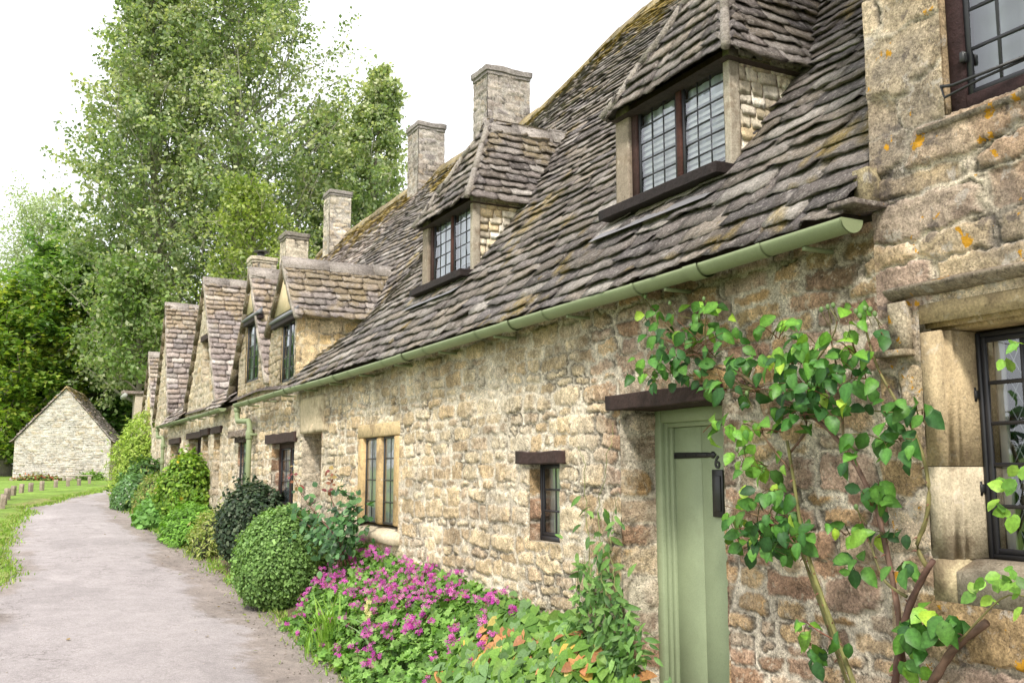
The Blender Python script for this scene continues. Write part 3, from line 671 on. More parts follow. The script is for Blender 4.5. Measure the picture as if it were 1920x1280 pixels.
for h, d in ((H_SMALL, .12), (H_WIN2, .16), (H_WA, .1), (H_G3, .1), (H_G4, .1)):          # sills and heads of the openings
    m.box(WX + .002, WX + d, h[0] - .02, h[1] + .02, h[2] - .10, h[2] - .002, (.50, .43, .32), .004, .012); m.box(WX + .004, WX + d, h[0] - .02, h[1] + .02, h[3], h[3] + .05, (.3, .24, .17), .004)
    m.box(WX + .003, WX + d, h[0] - .03, h[0], h[2], h[3], (.42, .34, .23), .004, .008)
    if h in (H_G3, H_G4): m.box(WX + .003, WX + d, h[1], h[1] + .03, h[2], h[3], (.45, .34, .2), .004, .006)
m.build('wall', M['stone'], B)
m = MB(); m.box(8.9, 9.2, BY0, 21.6, -.4, 3.0, (.42, .34, .22)); m.box(WX + .5, 8.9, 14.35, 14.4, -.4, 2.4, (.4, .33, .22)); m.build('back_wall', M['stone'], B)
m = MB()
for a_, b_ in ((BY0, 10.95), (14.25, BY1)): m.box(WX + .02, WX + .14, a_, b_, 2.2, 2.60, (.08, .06, .045), .004)
m.build('eave_blocker', M['wood'], B)  # unseen board added at the wall head to block light leaking through the eaves
# roof of the whole range up to the party line
def main_roof(parent, ya, yb, seed, pal, skip):
    mb = MB(); cs = [-.085] + course_list(6.0, .112, .080)
    slates(mb, roof_f, roof_n, cs, lambda s: (ya, yb), width=(.2, .44), seed=seed, pal=pal, moss=moss_fn(stot, 1., seed),
           skip=lambda u, s: s > float(stot(A([u]))[0]) - .03 or (skip is not None and skip(u, s)))
    n = 60; yy = np.linspace(ya, yb, n); zt = EZ + (RX - EX) * tpf(yy)
    v = np.concatenate([np.stack([np.full(n, RX), yy, zt], 1), np.stack([np.full(n, 9.5), yy, np.full(n, 2.6)], 1)]); i = np.arange(n - 1)
    mb.add(v, A(np.stack([i, i + n, i + n + 1, i + 1], 1)), (.27, .23, .2))
    for k_ in range(10):
        s0_, s1_ = [.12 + (stot(yy) - .12) * (k_ + d_) / 10 for d_ in (0, 1)]; dn = A([0, 0, .05])
        v = np.concatenate([roof_f(yy, s0_) - dn, roof_f(yy, s1_) - dn]); mb.add(v, A(np.stack([i, i + 1, i + n + 1, i + n], 1)), (.10, .08, .07))
    o = mb.build('roof', M['slate'], parent)
    r = MB()
    for a in np.arange(ya, yb - .2, .5):
        b = min(a + .5, yb); z0, z1 = [float(EZ + (RX - EX) * np.interp(q, TPY, TPV)) for q in (a, b)]
        t = float(np.interp(a, TPY, TPV)); k = sqrt(1 + t * t)
        ridge_caps(r, (RX, a, z0 + .01), (RX, b, z1 + .01), [A([-1, 0, -t]) / k, A([1, 0, -t]) / k], w=.2, t=.04, seg=.6, col=A([.30, .24, .13]) * random.uniform(.8, 1.2))
    r.build('ridge', M['slate'], o)
    return o
def in_gable(u, s, ids):
    x = EX + s * .64
    for k in ids:
        py, pz, ry, rz, ly, lz, _ = GABLES[k]
        lo, hi = (11.1, 12.45) if k == 3 else (ry + .12, ly - .12)
        if lo < u < hi and x < WX + .25: return True
    return False
main_roof(B, BY0 + .01, BY1, 31, SLATE_PAL, lambda u, s: in_gable(u, s, (3, 4)))
hipped_dormer(B, 3.20, 3.72, 4.75, 3.72, 4.62, 3.60, 41, ((0, .5, 3, 5), (.5, 1, 3, 6)), blind=(3.15, 3.55), label='nearest hipped dormer with white blind behind its leaded panes')
hipped_dormer(B, 3.25, 6.97, 8.02, 3.78, 4.64, 3.63, 51, ((0, .5, 3, 5), (.5, 1, 3, 5)), label='middle hipped dormer under the tall chimney')
g3 = gable_roof(B, 3, SLATE_PAL * .55 + PALE_SLATE.mean(0) * .45, 61); gable_roof(B, 4, PALE_SLATE, 65)
m = MB(); cheek(m, 11.12, WX, 4.2, 2.45, 3.42, lambda x: roofz(x, np.full_like(x, 11.1)) - .02, pal=A([[.55, .44, .27], [.60, .50, .34], [.54, .41, .22], [.60, .53, .40]]), mcol=(.62, .52, .36), course=(.12, .22), seed=71, relief=.006)
m.build('gable_cheek', M['stone'], B)
for k, zt, d in ((3, 3.47, .004), (4, 3.74, .004)):                                  # cream render in the gable heads
    py, pz, ry, rz, ly, lz, _ = GABLES[k]; q = lambda z: (py - (pz - .10 - z) * (py - ry) / (pz - rz), py + (pz - .10 - z) * (ly - py) / (pz - lz))
    a, b = q(zt); a = max(a, 11.12) if k == 3 else a
    m = MB(); poly_prism(m, [(a, zt), (b, zt), (py + .02, pz - .12), (py - .02, pz - .12)], WX - .022, WX - .002, (.56, .46, .29), 0)
    m.build('gable_render', M['plaster'], B)
for h, zt in ((H_G3, 3.40), (H_G4, 3.66)):
    m = MB(); y0, y1 = h[0] - .10, h[1] + (.42 if h is H_G3 else .06)
    poly_prism(m, [(WX - .07, zt - .02), (WX - .075, zt + .002), (WX + .0, zt + .075), (WX + .0, zt - .02)], y0, y1, (.15, .155, .165), 1); fl = m.build('lead_ledge', M['lead'], B)
    m = MB(); m.box(WX - .05, WX + .02, y0 + .02, y1 - .02, zt - .085, zt - .022, (.03, .02, .02), .004); m.build('lintel', M['wood'], B)
window(B, WX + .012, H_G3[0], H_G3[1], H_G3[2], H_G3[3], frame=(.02, .02, .03, .02), lights=((0, .5, 2, 5), (.5, 1, 2, 5)), fcol=(.02, .02, .022), back=(.55, .60, .60), backd=.055, fmat='iron', mull=.03)
window(B, WX + .012, H_G4[0], H_G4[1], H_G4[2], H_G4[3], frame=(.02, .02, .03, .02), lights=((0, .5, 2, 5), (.5, 1, 2, 5)), fcol=(.02, .02, .022), back=(.55, .60, .60), backd=.055, fmat='iron', mull=.03)
window(B, WX + .065, H_SMALL[0], H_SMALL[1], H_SMALL[2], H_SMALL[3], frame=(.018, .018, .02, .03), lights=((0, 1, 2, 3),), fcol=(.02, .02, .024), back=(.75, .75, .72), backd=.06, fmat='iron', bar=.014)
lintel(B, 4.90, 5.50, 1.585, 1.662)
window(B, WX + .085, H_WIN2[0], H_WIN2[1], H_WIN2[2], H_WIN2[3], frame=(.06, .05, .07, .04), lights=((0, .5, 2, 5), (.5, 1, 2, 5)), back=(.66, .69, .76), backd=.06); lintel(B, 10.95, 12.40, 1.87, 1.985)
window(B, WX + .018, H_WA[0], H_WA[1], H_WA[2], H_WA[3], frame=(.02, .02, .03, .03), lights=((0, .5, 2, 5), (.5, 1, 2, 5)), fcol=(.03, .02, .02), back=(.66, .70, .70), backd=.055, fmat='iron', mull=.03)
m = MB(); m.box(WX - .13, WX + .05, 13.15, 14.30, 2.0, 2.09, (.22, .17, .13), .01, .04); m.box(WX - .06, WX + .05, 13.28, 14.16, 1.93, 1.998, (.05, .03, .025), .005, .01); m.build('hood', M['slate'], B)
# mullioned stone window
m = MB(); y0, y1, z0, z1 = H_STONE; OC = (.50, .355, .18)
m.box(WX - .014, WX + .13, y0, y0 + .12, z0 + .09, z1 - .11, OC, .012); m.box(WX - .014, WX + .13, y1 - .12, y1, z0 + .09, z1 - .11, A(OC) * 1.08, .012)
m.box(WX - .016, WX + .13, y0 - .01, y1 + .01, z1 - .108, z1 + .01, A([.54, .41, .23]), .010)
m.box(WX - .004, WX + .12, (y0 + y1) / 2 - .065, (y0 + y1) / 2 + .065, z0 + .085, z1 - .11, A(OC) * 1.05, .02)
poly_prism(m, [(WX - .05, z0 - .06), (WX - .05, z0 + .02), (WX + .13, z0 + .09), (WX + .13, z0 - .06)], y0 - .02, y1 + .02, (.56, .47, .34), 1)
sw = m.build('mullioned_window', M['dressed'], B)
sw['label'] = 'two-light window framed in ochre dressed stone'
yc = (y0 + y1) / 2
for q, (a, b) in enumerate(((yc + .066, y1 - .121), (y0 + .121, yc - .066))):
    lt, gl = MB(), MB(); X = WX + .030; ic = (.02, .02, .022); za, zb = z0 + .09, z1 - .112
    for (p, q2, r, s) in ((a, a + .02, za, zb), (b - .02, b, za, zb), (a + .02, b - .02, za, za + .02), (a + .02, b - .02, zb - .02, zb)): lt.box(X - .006, X + .006, p, q2, r, s, ic, .003)
    lt.box(X - .004, X + .004, (a + b) / 2 - .005, (a + b) / 2 + .005, za + .02, zb - .02, ic, .002)
    for j in range(1, 4): z = za + (zb - za) * j / 4; lt.box(X - .005, X + .005, a + .02, b - .02, z - .006, z + .006, ic, .002)
    lt.build('casement', M['iron'], sw); gl.add([[X, a, za], [X, b, za], [X, b, zb], [X, a, zb]], [A([[3, 2, 1, 0]])], (.8, .8, .8)); gl.build('pane', M['glass'], sw)
    bk = MB(); bk.add([[X + .016, a, za], [X + .016, b, za], [X + .016, b, zb], [X + .016, a, zb]], [A([[0, 1, 2, 3]])], (.72, .68, .70)); bk.build('curtain', M['cloth'], sw)
# green door
m = MB(); dx = WX + .215; y0, y1, z0, z1 = H_DOOR; GD = (.275, .325, .195)
m.box(dx, dx + .10, y1 - .058, y1, z0, z1, A(GD) * .98, .004); m.box(dx + .022, dx + .10, y1 - .085, y1 - .058, z0, z1 - .07, A(GD) * .93, .003); m.box(dx + .036, dx + .10, y1 - .112, y1 - .085, z0, z1 - .095, A(GD) * .96, .003)
m.box(dx, dx + .10, y0, y0 + .06, z0, z1, GD, .004); m.box(dx + .001, dx + .10, y0 + .06, y1 - .058, z1 - .07, z1, A(GD) * .98, .004); m.box(dx + .024, dx + .10, y0 + .06, y1 - .085, z1 - .095, z1 - .07, A(GD) * .94, .003)
m.build('door_frame', M['paint'], B)
m = MB(); ya, yb = y0 + .06, y1 - .113; nb = 3
for i in range(nb): m.box(dx + .052, dx + .10, ya + (yb - ya) * i / nb + .0012, ya + (yb - ya) * (i + 1) / nb - .0012, z0, z1 - .097, A(GD), .0015)
door = m.build('door', M['paint'], B)
hz = float(onX(1300, 853, dx + .047)[2]); hy1 = float(onX(1259, 853, dx + .047)[1]); hy0 = float(onX(1338, 853, dx + .047)[1])
m = MB(); xx = dx + .045
poly_prism(m, [(hy1 - .004, hz - .017), (hy1 - .004, hz + .017), (hy0 + .05, hz + .013), (hy0 + .02, hz + .010), (hy0 + .012, hz + .018), (hy0, hz + .016), (hy0 - .018, hz), (hy0, hz - .016), (hy0 + .012, hz - .018), (hy0 + .02, hz - .010), (hy0 + .05, hz - .013)], xx, xx + .006, (.016, .016, .017), 0)
for t in (.1, .35, .6, .85):
    y = hy1 + (hy0 - hy1) * t; m.tube([[xx - .004, y, hz], [xx + .004, y, hz]], .006, (.014, .014, .014), 8)
m.build('hinge', M['iron'], door)
m = MB(); p0, p1 = onX(1336, 880, xx), onX(1359, 970, xx); m.box(xx - .008, xx + .004, float(p1[1]), float(p0[1]), float(p1[2]), float(p0[2]), (.012, .012, .012), .004)
m.box(xx - .016, xx - .006, float(p1[1]) + .012, float(p0[1]) - .012, float(p1[2]) + .03, float(p0[2]) - .03, (.02, .02, .02), .003); m.build('letter_plate', M['iron'], door)
cu = bpy.data.curves.new('six', 'FONT'); cu.body = '6'; cu.size = .088; cu.extrude = .003; cu.offset = .0015
to = bpy.data.objects.new('six', cu); COL.objects.link(to); bpy.context.view_layer.update()
me = bpy.data.meshes.new_from_object(to); bpy.data.objects.remove(to); me.name = 'door_number'
pn = onX(1344, 877, xx)
for v in me.vertices: x, y, z = v.co; v.co = (xx + .004 - z, pn[1] + .022 - x, pn[2] + y)
at = me.attributes.new('Col', 'FLOAT_COLOR', 'POINT'); at.data.foreach_set('color', [.012, .012, .012, 1] * len(me.vertices))
me.materials.clear(); me.materials.append(M['iron']); no = bpy.data.objects.new('door_number', me); COL.objects.link(no); no.parent = door
lintel(B, 3.46, 4.41, 1.868, 1.945, WX - .045, WX + .30)
m = MB(); m.box(WX + .005, WX + .25, 9.95, 10.65, G(10.3) - .1, G(10.3) + .06, (.46, .42, .36), .01, .01); m.build('doorstep', M['dressed'], B)
m = MB(); m.box(WX + .40, WX + .45, 9.92, 10.68, 0, 1.95, (.10, .075, .055), .004)
for i in range(4): m.box(WX + .385, WX + .41, 9.94 + i * .185, 9.94 + i * .185 + .18, 0.2, 1.93, (.14, .105, .075), .004)
m.build('door', M['wood'], B)
m = MB(); m.box(WX - .018, WX + .15, 9.86, 10.78, 1.95, 2.34, (.53, .44, .30), .01, .006); m.build('door_head', M['dressed'], B)
gutter(B, (2.745, 2.53, 2.478), (2.745, 13.62, 2.452)); downpipe(B, (2.745, 13.56, 2.40), (2.80, 13.0, 2.05), G(13) - .02)
chimney(B, 5.60, 6.27, 11.55, 12.0, 5.6, float(onX(914, 121, 5.6)[2]), seed=80, label='tallest rubble chimney behind the middle dormer')
chimney(B, 5.75, 6.22, 14.5, 14.98, 5.9, float(onX(779, 232, 5.75)[2]), seed=84)
pipe = MB()
# kneeler stone where the low roof dies against the tall cottage
m = MB(); m.box(2.835, 2.93, 2.525, 2.60, 2.55, 2.70, (.40, .33, .20), .01, .012); m.box(2.72, 2.92, 2.49, 2.62, 2.532, 2.552, (.22, .185, .16), .005, .008); m.build('kneeler', M['stone_near'], B)

# ---------------------------------------------------------------- next cottage in the row (two tall gables)
Cc = thing('stone_cottage', 'stone cottage with two steep slate gables and lintels half hidden by bushes', 'cottage', 'row of stone cottages')
CY0, CY1 = 14.3, 23.4
H_F1 = (19.55, 20.75, 1.15, 2.06); H_F2 = (17.2, 18.5, 1.15, 2.10); H_F2b = (16.55, 17.05, 1.15, 2.12); H_F3 = (15.5, 16.02, 1.15, 2.12); H_G5 = (16.72, 17.42, 3.06, 3.78)
m = MB()
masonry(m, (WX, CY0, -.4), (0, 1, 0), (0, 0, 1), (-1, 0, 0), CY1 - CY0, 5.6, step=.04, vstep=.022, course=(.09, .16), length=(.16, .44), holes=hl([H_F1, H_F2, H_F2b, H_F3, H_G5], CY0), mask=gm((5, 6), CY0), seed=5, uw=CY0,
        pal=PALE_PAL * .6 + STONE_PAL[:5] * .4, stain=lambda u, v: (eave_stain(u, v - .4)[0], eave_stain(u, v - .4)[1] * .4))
for h in (H_F1, H_F2, H_F2b, H_F3, H_G5):
    reveal(m, h[1], WX, WX + .2, h[2], h[3], seed=91, pal=A([[.42, .32, .19], [.46, .36, .22]])); m.box(WX + .003, WX + .2, h[0] - .03, h[0], h[2], h[3], (.42, .34, .23), .004)
    m.box(WX + .002, WX + .2, h[0] - .02, h[1] + .02, h[2] - .10, h[2] - .002, (.50, .43, .32), .004)
m.build('wall', M['stone'], Cc)
m = MB(); m.box(8.9, 9.2, 14.4, 23.4, -.4, 3.0, (.42, .34, .22)); m.box(WX + .1, 8.9, 23.3, 23.4, -.4, 2.6, (.4, .33, .22)); poly_prism(m, [(WX + .05, 2.45), (RX, 6.50), (9.0, 2.7)], 21.45, 21.55, (.42, .35, .25), 1); m.build('back_wall', M['stone'], Cc)
for h in (H_F1, H_F2, H_F2b, H_F3): lintel(Cc, h[0] - .14, h[1] + .16, h[3], h[3] + .11, WX - .04)
for h in (H_F1, H_F2, H_F2b, H_F3, H_G5): window(Cc, WX + .15, h[0], h[1], h[2], h[3], frame=(.04, .04, .05, .04), lights=((0, 1, 2, 4),), back=(.3, .31, .32))
lintel(Cc, H_G5[0] - .06, H_G5[1] + .12, H_G5[3], H_G5[3] + .10, WX - .035)
main_roof(Cc, CY0 + .01, 21.6, 33, PALE_SLATE, lambda u, s: in_gable(u, s, (4, 5, 6)))
gable_roof(Cc, 5, PALE_SLATE, 67); gable_roof(Cc, 6, PALE_SLATE, 69)
gutter(Cc, (2.76, 14.72, 2.46), (2.76, 21.9, 2.475)); downpipe(Cc, (2.76, 21.85, 2.42), (2.82, 21.35, 2.08), G(21.3) - .02)
chimney(Cc, 5.70, 6.16, 19.4, 19.85, 5.7, float(onX(607, 366, 5.7)[2]), pal=PALE_PAL, seed=88, label='coursed pale stone chimney at the end of the mossy ridge')
p = onX(537, 434, 4.3); chimney(Cc, 4.3, 4.3 + .42, p[1], p[1] + .42, 3.9, p[2], pal=A([[.56, .50, .40]]), seed=92, smooth=True, capcol=(.2, .18, .15), mc=(.56, .5, .4), label='smooth cream rendered chimney with flat cap')
p = onX(474, 479, 3.9); chimney(Cc, 3.9, 4.36, p[1], p[1] + .4, 3.6, p[2], pal=PALE_PAL, seed=96, capcol=(.5, .44, .34))
m = MB(); m.tube([[4.1, p[1] + .2, p[2] - .02], [4.1, p[1] + .2, p[2] + .12]], .07, (.04, .04, .04), 10); m.tube([[4.1, p[1] + .2, p[2] + .12], [4.1, p[1] + .2, p[2] + .14]], .14, (.04, .04, .04), 12); m.build('chimney_pot', M['iron'], Cc)

# ---------------------------------------------------------------- last cottage seen past the gables
D_ = thing('stone_cottage', 'farthest cottage, only a narrow slate gable showing past the row', 'cottage', 'row of stone cottages')
GABLES[7] = (24.75, 4.35, 23.9, 3.0, 25.75, 2.9, 4.9)
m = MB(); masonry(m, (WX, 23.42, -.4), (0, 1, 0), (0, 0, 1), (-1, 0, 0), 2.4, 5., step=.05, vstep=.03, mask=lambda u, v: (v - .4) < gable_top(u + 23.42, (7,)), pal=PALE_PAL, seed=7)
m.box(WX + .02, 9, 25.75, 25.82, 0, 2.4, (.5, .42, .3)); m.box(WX - .02, WX + .02, 24.4, 24.9, 2.6, 3.3, (.56, .45, .22), .01)
m.build('wall', M['stone'], D_); gable_roof(D_, 7, PALE_SLATE, 73)
m = MB(); m.box(2.4, 2.95, 25.85, 26.4, 3.45, 3.52, (.25, .2, .17), .01, .02); m.tube([[2.45, 25.8, 3.4], [2.45, 26.4, 3.38]], .06, (.4, .42, .38), 10); m.box(2.7, 6., 25.9, 26.4, 1, 3.45, (.42, .36, .27), .01); m.build('porch_roof', M['slate'], D_)

# ---------------------------------------------------------------- tall cottage at the right edge
Na = thing('stone_cottage', 'tall stone cottage at the right with moulded window surround and orange lichen', 'cottage', 'row of stone cottages')
AY0 = .3
H_LW = (1.05, 2.374, 1.10, 2.138); H_UW = (1.10, 2.215, 2.805, 4.0)
def near_stain(u, v):
    z = v - .4; n = fbm(u * 3, z * 3, 0, 680); w = sstep(.05, .4, n + .15 - abs(z - 2.5) * .5) * .5
    return A([.11, .10, .095])[None] * (1 + .5 * n[:, None]), w
m = MB()
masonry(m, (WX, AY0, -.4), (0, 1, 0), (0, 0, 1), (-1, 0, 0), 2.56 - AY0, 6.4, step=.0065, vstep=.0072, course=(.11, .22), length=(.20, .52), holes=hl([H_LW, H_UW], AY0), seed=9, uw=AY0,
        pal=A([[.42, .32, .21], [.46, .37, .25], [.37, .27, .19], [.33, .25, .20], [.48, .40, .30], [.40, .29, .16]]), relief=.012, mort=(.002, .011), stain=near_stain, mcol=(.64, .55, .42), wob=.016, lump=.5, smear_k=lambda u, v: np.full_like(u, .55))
m.box(WX + .003, WX + .2, 2.215, 2.24, 2.8, 4.0, (.42, .31, .19), .004, .006)
m.build('wall', M['stone_near'], Na)
m = MB(); m.box(WX + .02, 9., 2.50, 2.555, 2.0, 6.0, (.42, .34, .24), .004); poly_prism(m, [(2.95, 6.001), (6., 9.7), (9., 6.001)], 2.50, 2.555, (.42, .34, .24), 1); m.box(8.9, 9.2, .3, 2.56, -.4, 6.0, (.42, .34, .22)); m.build('side_wall', M['stone'], Na)
m = MB(); m.add([[2.7, .2, 6.0], [2.7, 2.65, 6.0], [6., 2.65, 9.8], [6., .2, 9.8], [9.4, 2.65, 6.], [9.4, .2, 6.]], [A([[0, 1, 2, 3], [3, 2, 4, 5]])], (.25, .21, .18)); m.build('roof', M['slate'], Na)
# lower window: moulded stone jambs, head, sill, hood mould
m = MB(); jc = (.50, .37, .21)
prof = [(2.893, 2.378), (2.893, 2.289), (2.928, 2.300), (2.936, 2.279), (2.958, 2.284), (2.966, 2.276), (3.06, 2.268), (3.12, 2.268), (3.12, 2.378)]
for za, zb, k in ((1.245, 1.56, A([.52, .44, .31])), (1.563, 2.04, A([.46, .355, .215]))): poly_prism(m, prof, za, zb, k, 2)
hp = [(2.893, 2.142), (2.893, 2.070), (2.925, 2.078), (2.932, 2.056), (2.958, 2.060), (2.966, 2.045), (3.12, 2.040), (3.12, 2.142)]
poly_prism(m, hp, 1.05, 2.380, (.46, .35, .20), 1)
poly_prism(m, [(2.892, 1.095), (2.892, 1.205), (2.99, 1.243), (3.12, 1.243), (3.12, 1.095)], 1.05, 2.28, (.44, .37, .28), 1); poly_prism(m, [(2.8935, 1.095), (2.8935, 1.2435), (3.12, 1.2435), (3.12, 1.095)], 2.2801, 2.379, (.51, .42, .26), 1)
lw = m.build('window_surround', M['dressed'], Na)
m = MB(); hd = [(2.91, 2.165), (2.868, 2.176), (2.842, 2.197), (2.840, 2.207), (2.91, 2.232)]
poly_prism(m, hd, 1.0, 2.487, (.33, .27, .20), 1); m.box(2.86, 2.91, 2.405, 2.485, 1.985, 2.160, (.50, .42, .30), .012, .004); m.box(2.835, 2.91, 2.40, 2.55, 1.962, 1.985, (.42, .34, .23), .008, .004)
m.build('hood_mould', M['stone_near'], Na)
w = window(Na, 3.045, 1.12, 2.268, 1.243, 2.035, frame=(.018, .018, .018, .018), lights=((0, 1, 8, 5),), fcol=(.012, .012, .014), back=(.10, .11, .13), backd=.12, fmat='iron', cas=.02, bar=.014, fdepth=.05)
m = MB(); m.box(3.10, 3.11, 2.195, 2.232, 1.25, 2.02, (.5, .48, .45), .002); m.build('curtain_edge', M['cloth'], w)
m = MB()
for i in range(14):                                          # net curtain of diamond mesh
    for s in (-1, 1):
        zz = np.linspace(1.25, 2.02, 40); yy = 2.18 - i * .055 + s * .0275 * (1 - abs(((zz - 1.25) / .105) % 2 - 1) * 2); m.tube(np.stack([np.full(40, 3.13), yy, zz], 1), .0022, (.5, .52, .56), 4, False)
m.build('net_curtain', M['cloth'], w)
for z in (1.47, 1.80):
    m = MB(); m.box(3.028, 3.05, 2.262, 2.285, z, z + .03, (.015, .015, .015), .003); m.tube([[3.035, 2.275, z - .01], [3.035, 2.275, z + .04]], .008, (.014, .014, .014), 8); m.build('hinge', M['iron'], w)
w = window(Na, 2.925, 1.10, 2.213, 2.80, 3.99, frame=(.062, .06, .06, .062), lights=((0, .5, 4, 7), (.5, 1, 4, 7)), fcol=(.040, .019, .019), back=(.50, .52, .56), backd=.09, bar=.013)
m = MB(); st = onX(1764, 163, 2.87)
m.tube([st, st + A([-.0, -.05, -.012]), st + A([.03, -.3, .0])], .006, (.012, .012, .012), 8); m.tube([st + A([0, 0, .004]), st + A([.0, -.012, -.045]), st + A([.02, -.15, -.02]), st + A([.04, -.3, -.005])], .005, (.012, .012, .012), 8)
m.box(2.905, 2.93, 2.135, 2.155, 2.98, 3.02, (.014, .014, .014), .004); m.build('casement_stay', M['iron'], w)
m = MB(); poly_prism(m, [(2.905, 2.752), (2.868, 2.762), (2.862, 2.778), (2.93, 2.803), (2.95, 2.752)], 1.0, 2.318, (.35, .29, .22), 1); m.build('window_sill', M['stone_near'], Na)

# ================================================================== BARN, POSTS, GARDEN WALL
barn = thing('stone_barn', 'small pale stone barn with steep mossy roof at the bend of the lane', 'barn')
b0 = A([.12, 52.0]); bw = A([4.20, -.85]); bW = np.linalg.norm(bw); wd = bw / bW; dd = A([.20, .98]); dd = dd / np.linalg.norm(dd); BL = 5.5
bz, be, bp = .86, 2.98, 5.50
m = MB(); g3d = lambda q, z: A([q[0], q[1], z])
nf = A([-dd[0], -dd[1], 0])
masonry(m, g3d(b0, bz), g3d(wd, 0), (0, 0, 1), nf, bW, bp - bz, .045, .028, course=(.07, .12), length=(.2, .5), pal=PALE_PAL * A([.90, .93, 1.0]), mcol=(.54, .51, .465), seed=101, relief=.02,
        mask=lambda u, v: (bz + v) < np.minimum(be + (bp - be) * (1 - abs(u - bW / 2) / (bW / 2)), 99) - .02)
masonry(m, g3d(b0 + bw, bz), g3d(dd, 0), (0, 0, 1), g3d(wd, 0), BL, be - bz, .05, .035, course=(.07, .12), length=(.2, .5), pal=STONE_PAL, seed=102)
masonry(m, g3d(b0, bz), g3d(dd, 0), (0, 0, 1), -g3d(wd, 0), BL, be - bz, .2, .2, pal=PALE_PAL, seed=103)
m.build('wall', M['stone'], barn)
r = MB(); ap = b0 + bw / 2
for sg, c0 in ((1, b0 + bw), (-1, b0)):
    o_ = c0 + sg * wd * .18; L = sqrt((bW / 2 + .18) ** 2 + (bp - be + .2) ** 2); hd_ = -sg * wd * (bW / 2 + .18) / L; vz = (bp - be + .2) / L
    f = lambda U, S, o_=o_, hd_=hd_, vz=vz: np.stack([o_[0] + hd_[0] * S + dd[0] * U, o_[1] + hd_[1] * S + dd[1] * U, be - .16 + vz * S], 1)
    slates(r, f, A([sg * wd[0] * vz, sg * wd[1] * vz, (bW / 2 + .18) / L]), course_list(L, .17, .12), lambda s: (-.10, BL + .1), width=(.25, .5), thick=.035, seed=110 + sg, pal=PALE_SLATE * .9, moss=moss_fn(L * 1.05, .9, 5))
ro = r.build('roof', M['slate'], barn)
r = MB(); k = sqrt((bW / 2) ** 2 + (bp - be) ** 2)
ridge_caps(r, g3d(ap - dd * .1, bp + .06), g3d(ap + dd * (BL + .1), bp + .06), [A([*(wd * bW / 2), -(bp - be)]) / k, A([*(-wd * bW / 2), -(bp - be)]) / k], w=.18, col=(.34, .27, .15)); r.build('ridge', M['slate'], ro)
m = MB(); q0 = b0 + wd * .02 - dd * .55; q1 = b0 + wd * 3.0 - dd * .55
m.tube([g3d(q0 + (q1 - q0) * t, 1.06 + .02 * sin(t * 9)) for t in np.linspace(0, 1, 8)], .11, (.30, .25, .20), 9); tag(m.build('timber_log', M['bark']), 'long weathered log lying along the foot of the pale barn', 'log')
m = MB(); q0 = b0 + wd * 2.3 - dd * 1.2; q1 = b0 + wd * 3.7 - dd * 1.2
v = MB(); v.box(-.7, .7, -.09, .09, .30, .36, (.36, .31, .26), .01); v.box(-.6, -.5, -.07, .07, 0, .30, (.3, .26, .22)); v.box(.5, .6, -.07, .07, 0, .30, (.3, .26, .22))
bench = v.build('low_bench', M['wood']); qm = (q0 + q1) / 2; bench.location = (qm[0], qm[1], G(qm[1])); bench.rotation_euler = (0, 0, atan2(wd[1], wd[0])); tag(bench, 'low plank bench in front of the barn gable', 'bench')
gw = MB(); masonry(gw, (6.2, 68, 1.0), (.98, -.18, 0), (0, 0, 1), (-.18, -.98, 0), 12, 1.35, .08, .05, course=(.08, .14), pal=STONE_PAL * .6, seed=120); gw.box(6.2, 18, 68.3, 68.5, .8, 2.2, (.2, .17, .13))
tag(gw.build('garden_wall', M['stone']), 'low dark stone wall beyond the bend of the lane', 'wall')
PX = [(3, 963), (6, 955), (13, 946), (24, 937), (39, 932), (57, 930), (78, 925), (104, 920), (127, 917), (148, 915), (167, 911)]
PL = ['nearest short wooden post, cut by the left edge of the photo', 'second nearest wooden post, overlapping the one cut by the photo edge', 'third wooden post from the near end of the curved line', 'fourth wooden post from the near end of the curved line',
      'fifth wooden post from the near end of the curved line', 'middle wooden post of the curved line on the grass', 'fifth wooden post counted back from the barn corner end', 'fourth wooden post counted back from the barn corner end',
      'third wooden post counted back from the barn corner end', 'wooden post next to last before the barn corner', 'last wooden post of the line, under the bench by the barn']
for i, (x, y) in enumerate(PX):
    p = onG(x, y); m = MB(); h = random.uniform(.27, .32); a = .043
    m.box(-a, a, -a, a, -.1, h, A([.27, .215, .17]) * random.uniform(.85, 1.15), .012, .012)
    o = m.build('wooden_post', M['wood']); o.location = (p[0], p[1], G(p[1]) + .03); o.rotation_euler = (random.uniform(-.05, .05), random.uniform(-.05, .05), random.uniform(0, 1.5))
    tag(o, PL[i], 'post', 'short wooden posts along the lane')

# ================================================================== PLANTS
def leaf_t(wx=.36, fold=.08, droop=.08):
    m0, m1, m2, m3 = [0, 0, 0], [0, .3, .0], [0, .62, -droop * .2], [0, 1, -droop]
    v = [m0, m1, m2, m3]
    for s in (1, -1): v += [[s * wx * .75, .18, fold * .8], [s * wx, .48, fold], [s * wx * .62, .78, fold * .3 - droop * .4]]
    t = [[0, 4, 1], [2, 5, 6], [2, 6, 3], [0, 1, 7], [2, 9, 8], [2, 3, 9]]; q = [[1, 4, 5, 2], [1, 2, 8, 7]]
    return A(v, dtype=float), [A(t), A(q)]
OVATE = leaf_t(); LANCE = leaf_t(.17, .05, .15); BROAD = leaf_t(.46, .06, .12); ROSEL = leaf_t(.35, .10, .16)
QUAD = (A([[0, 0, 0], [.36, .5, .10], [0, 1, 0], [-.36, .5, .10]]), [A([[0, 1, 2], [0, 2, 3]])])
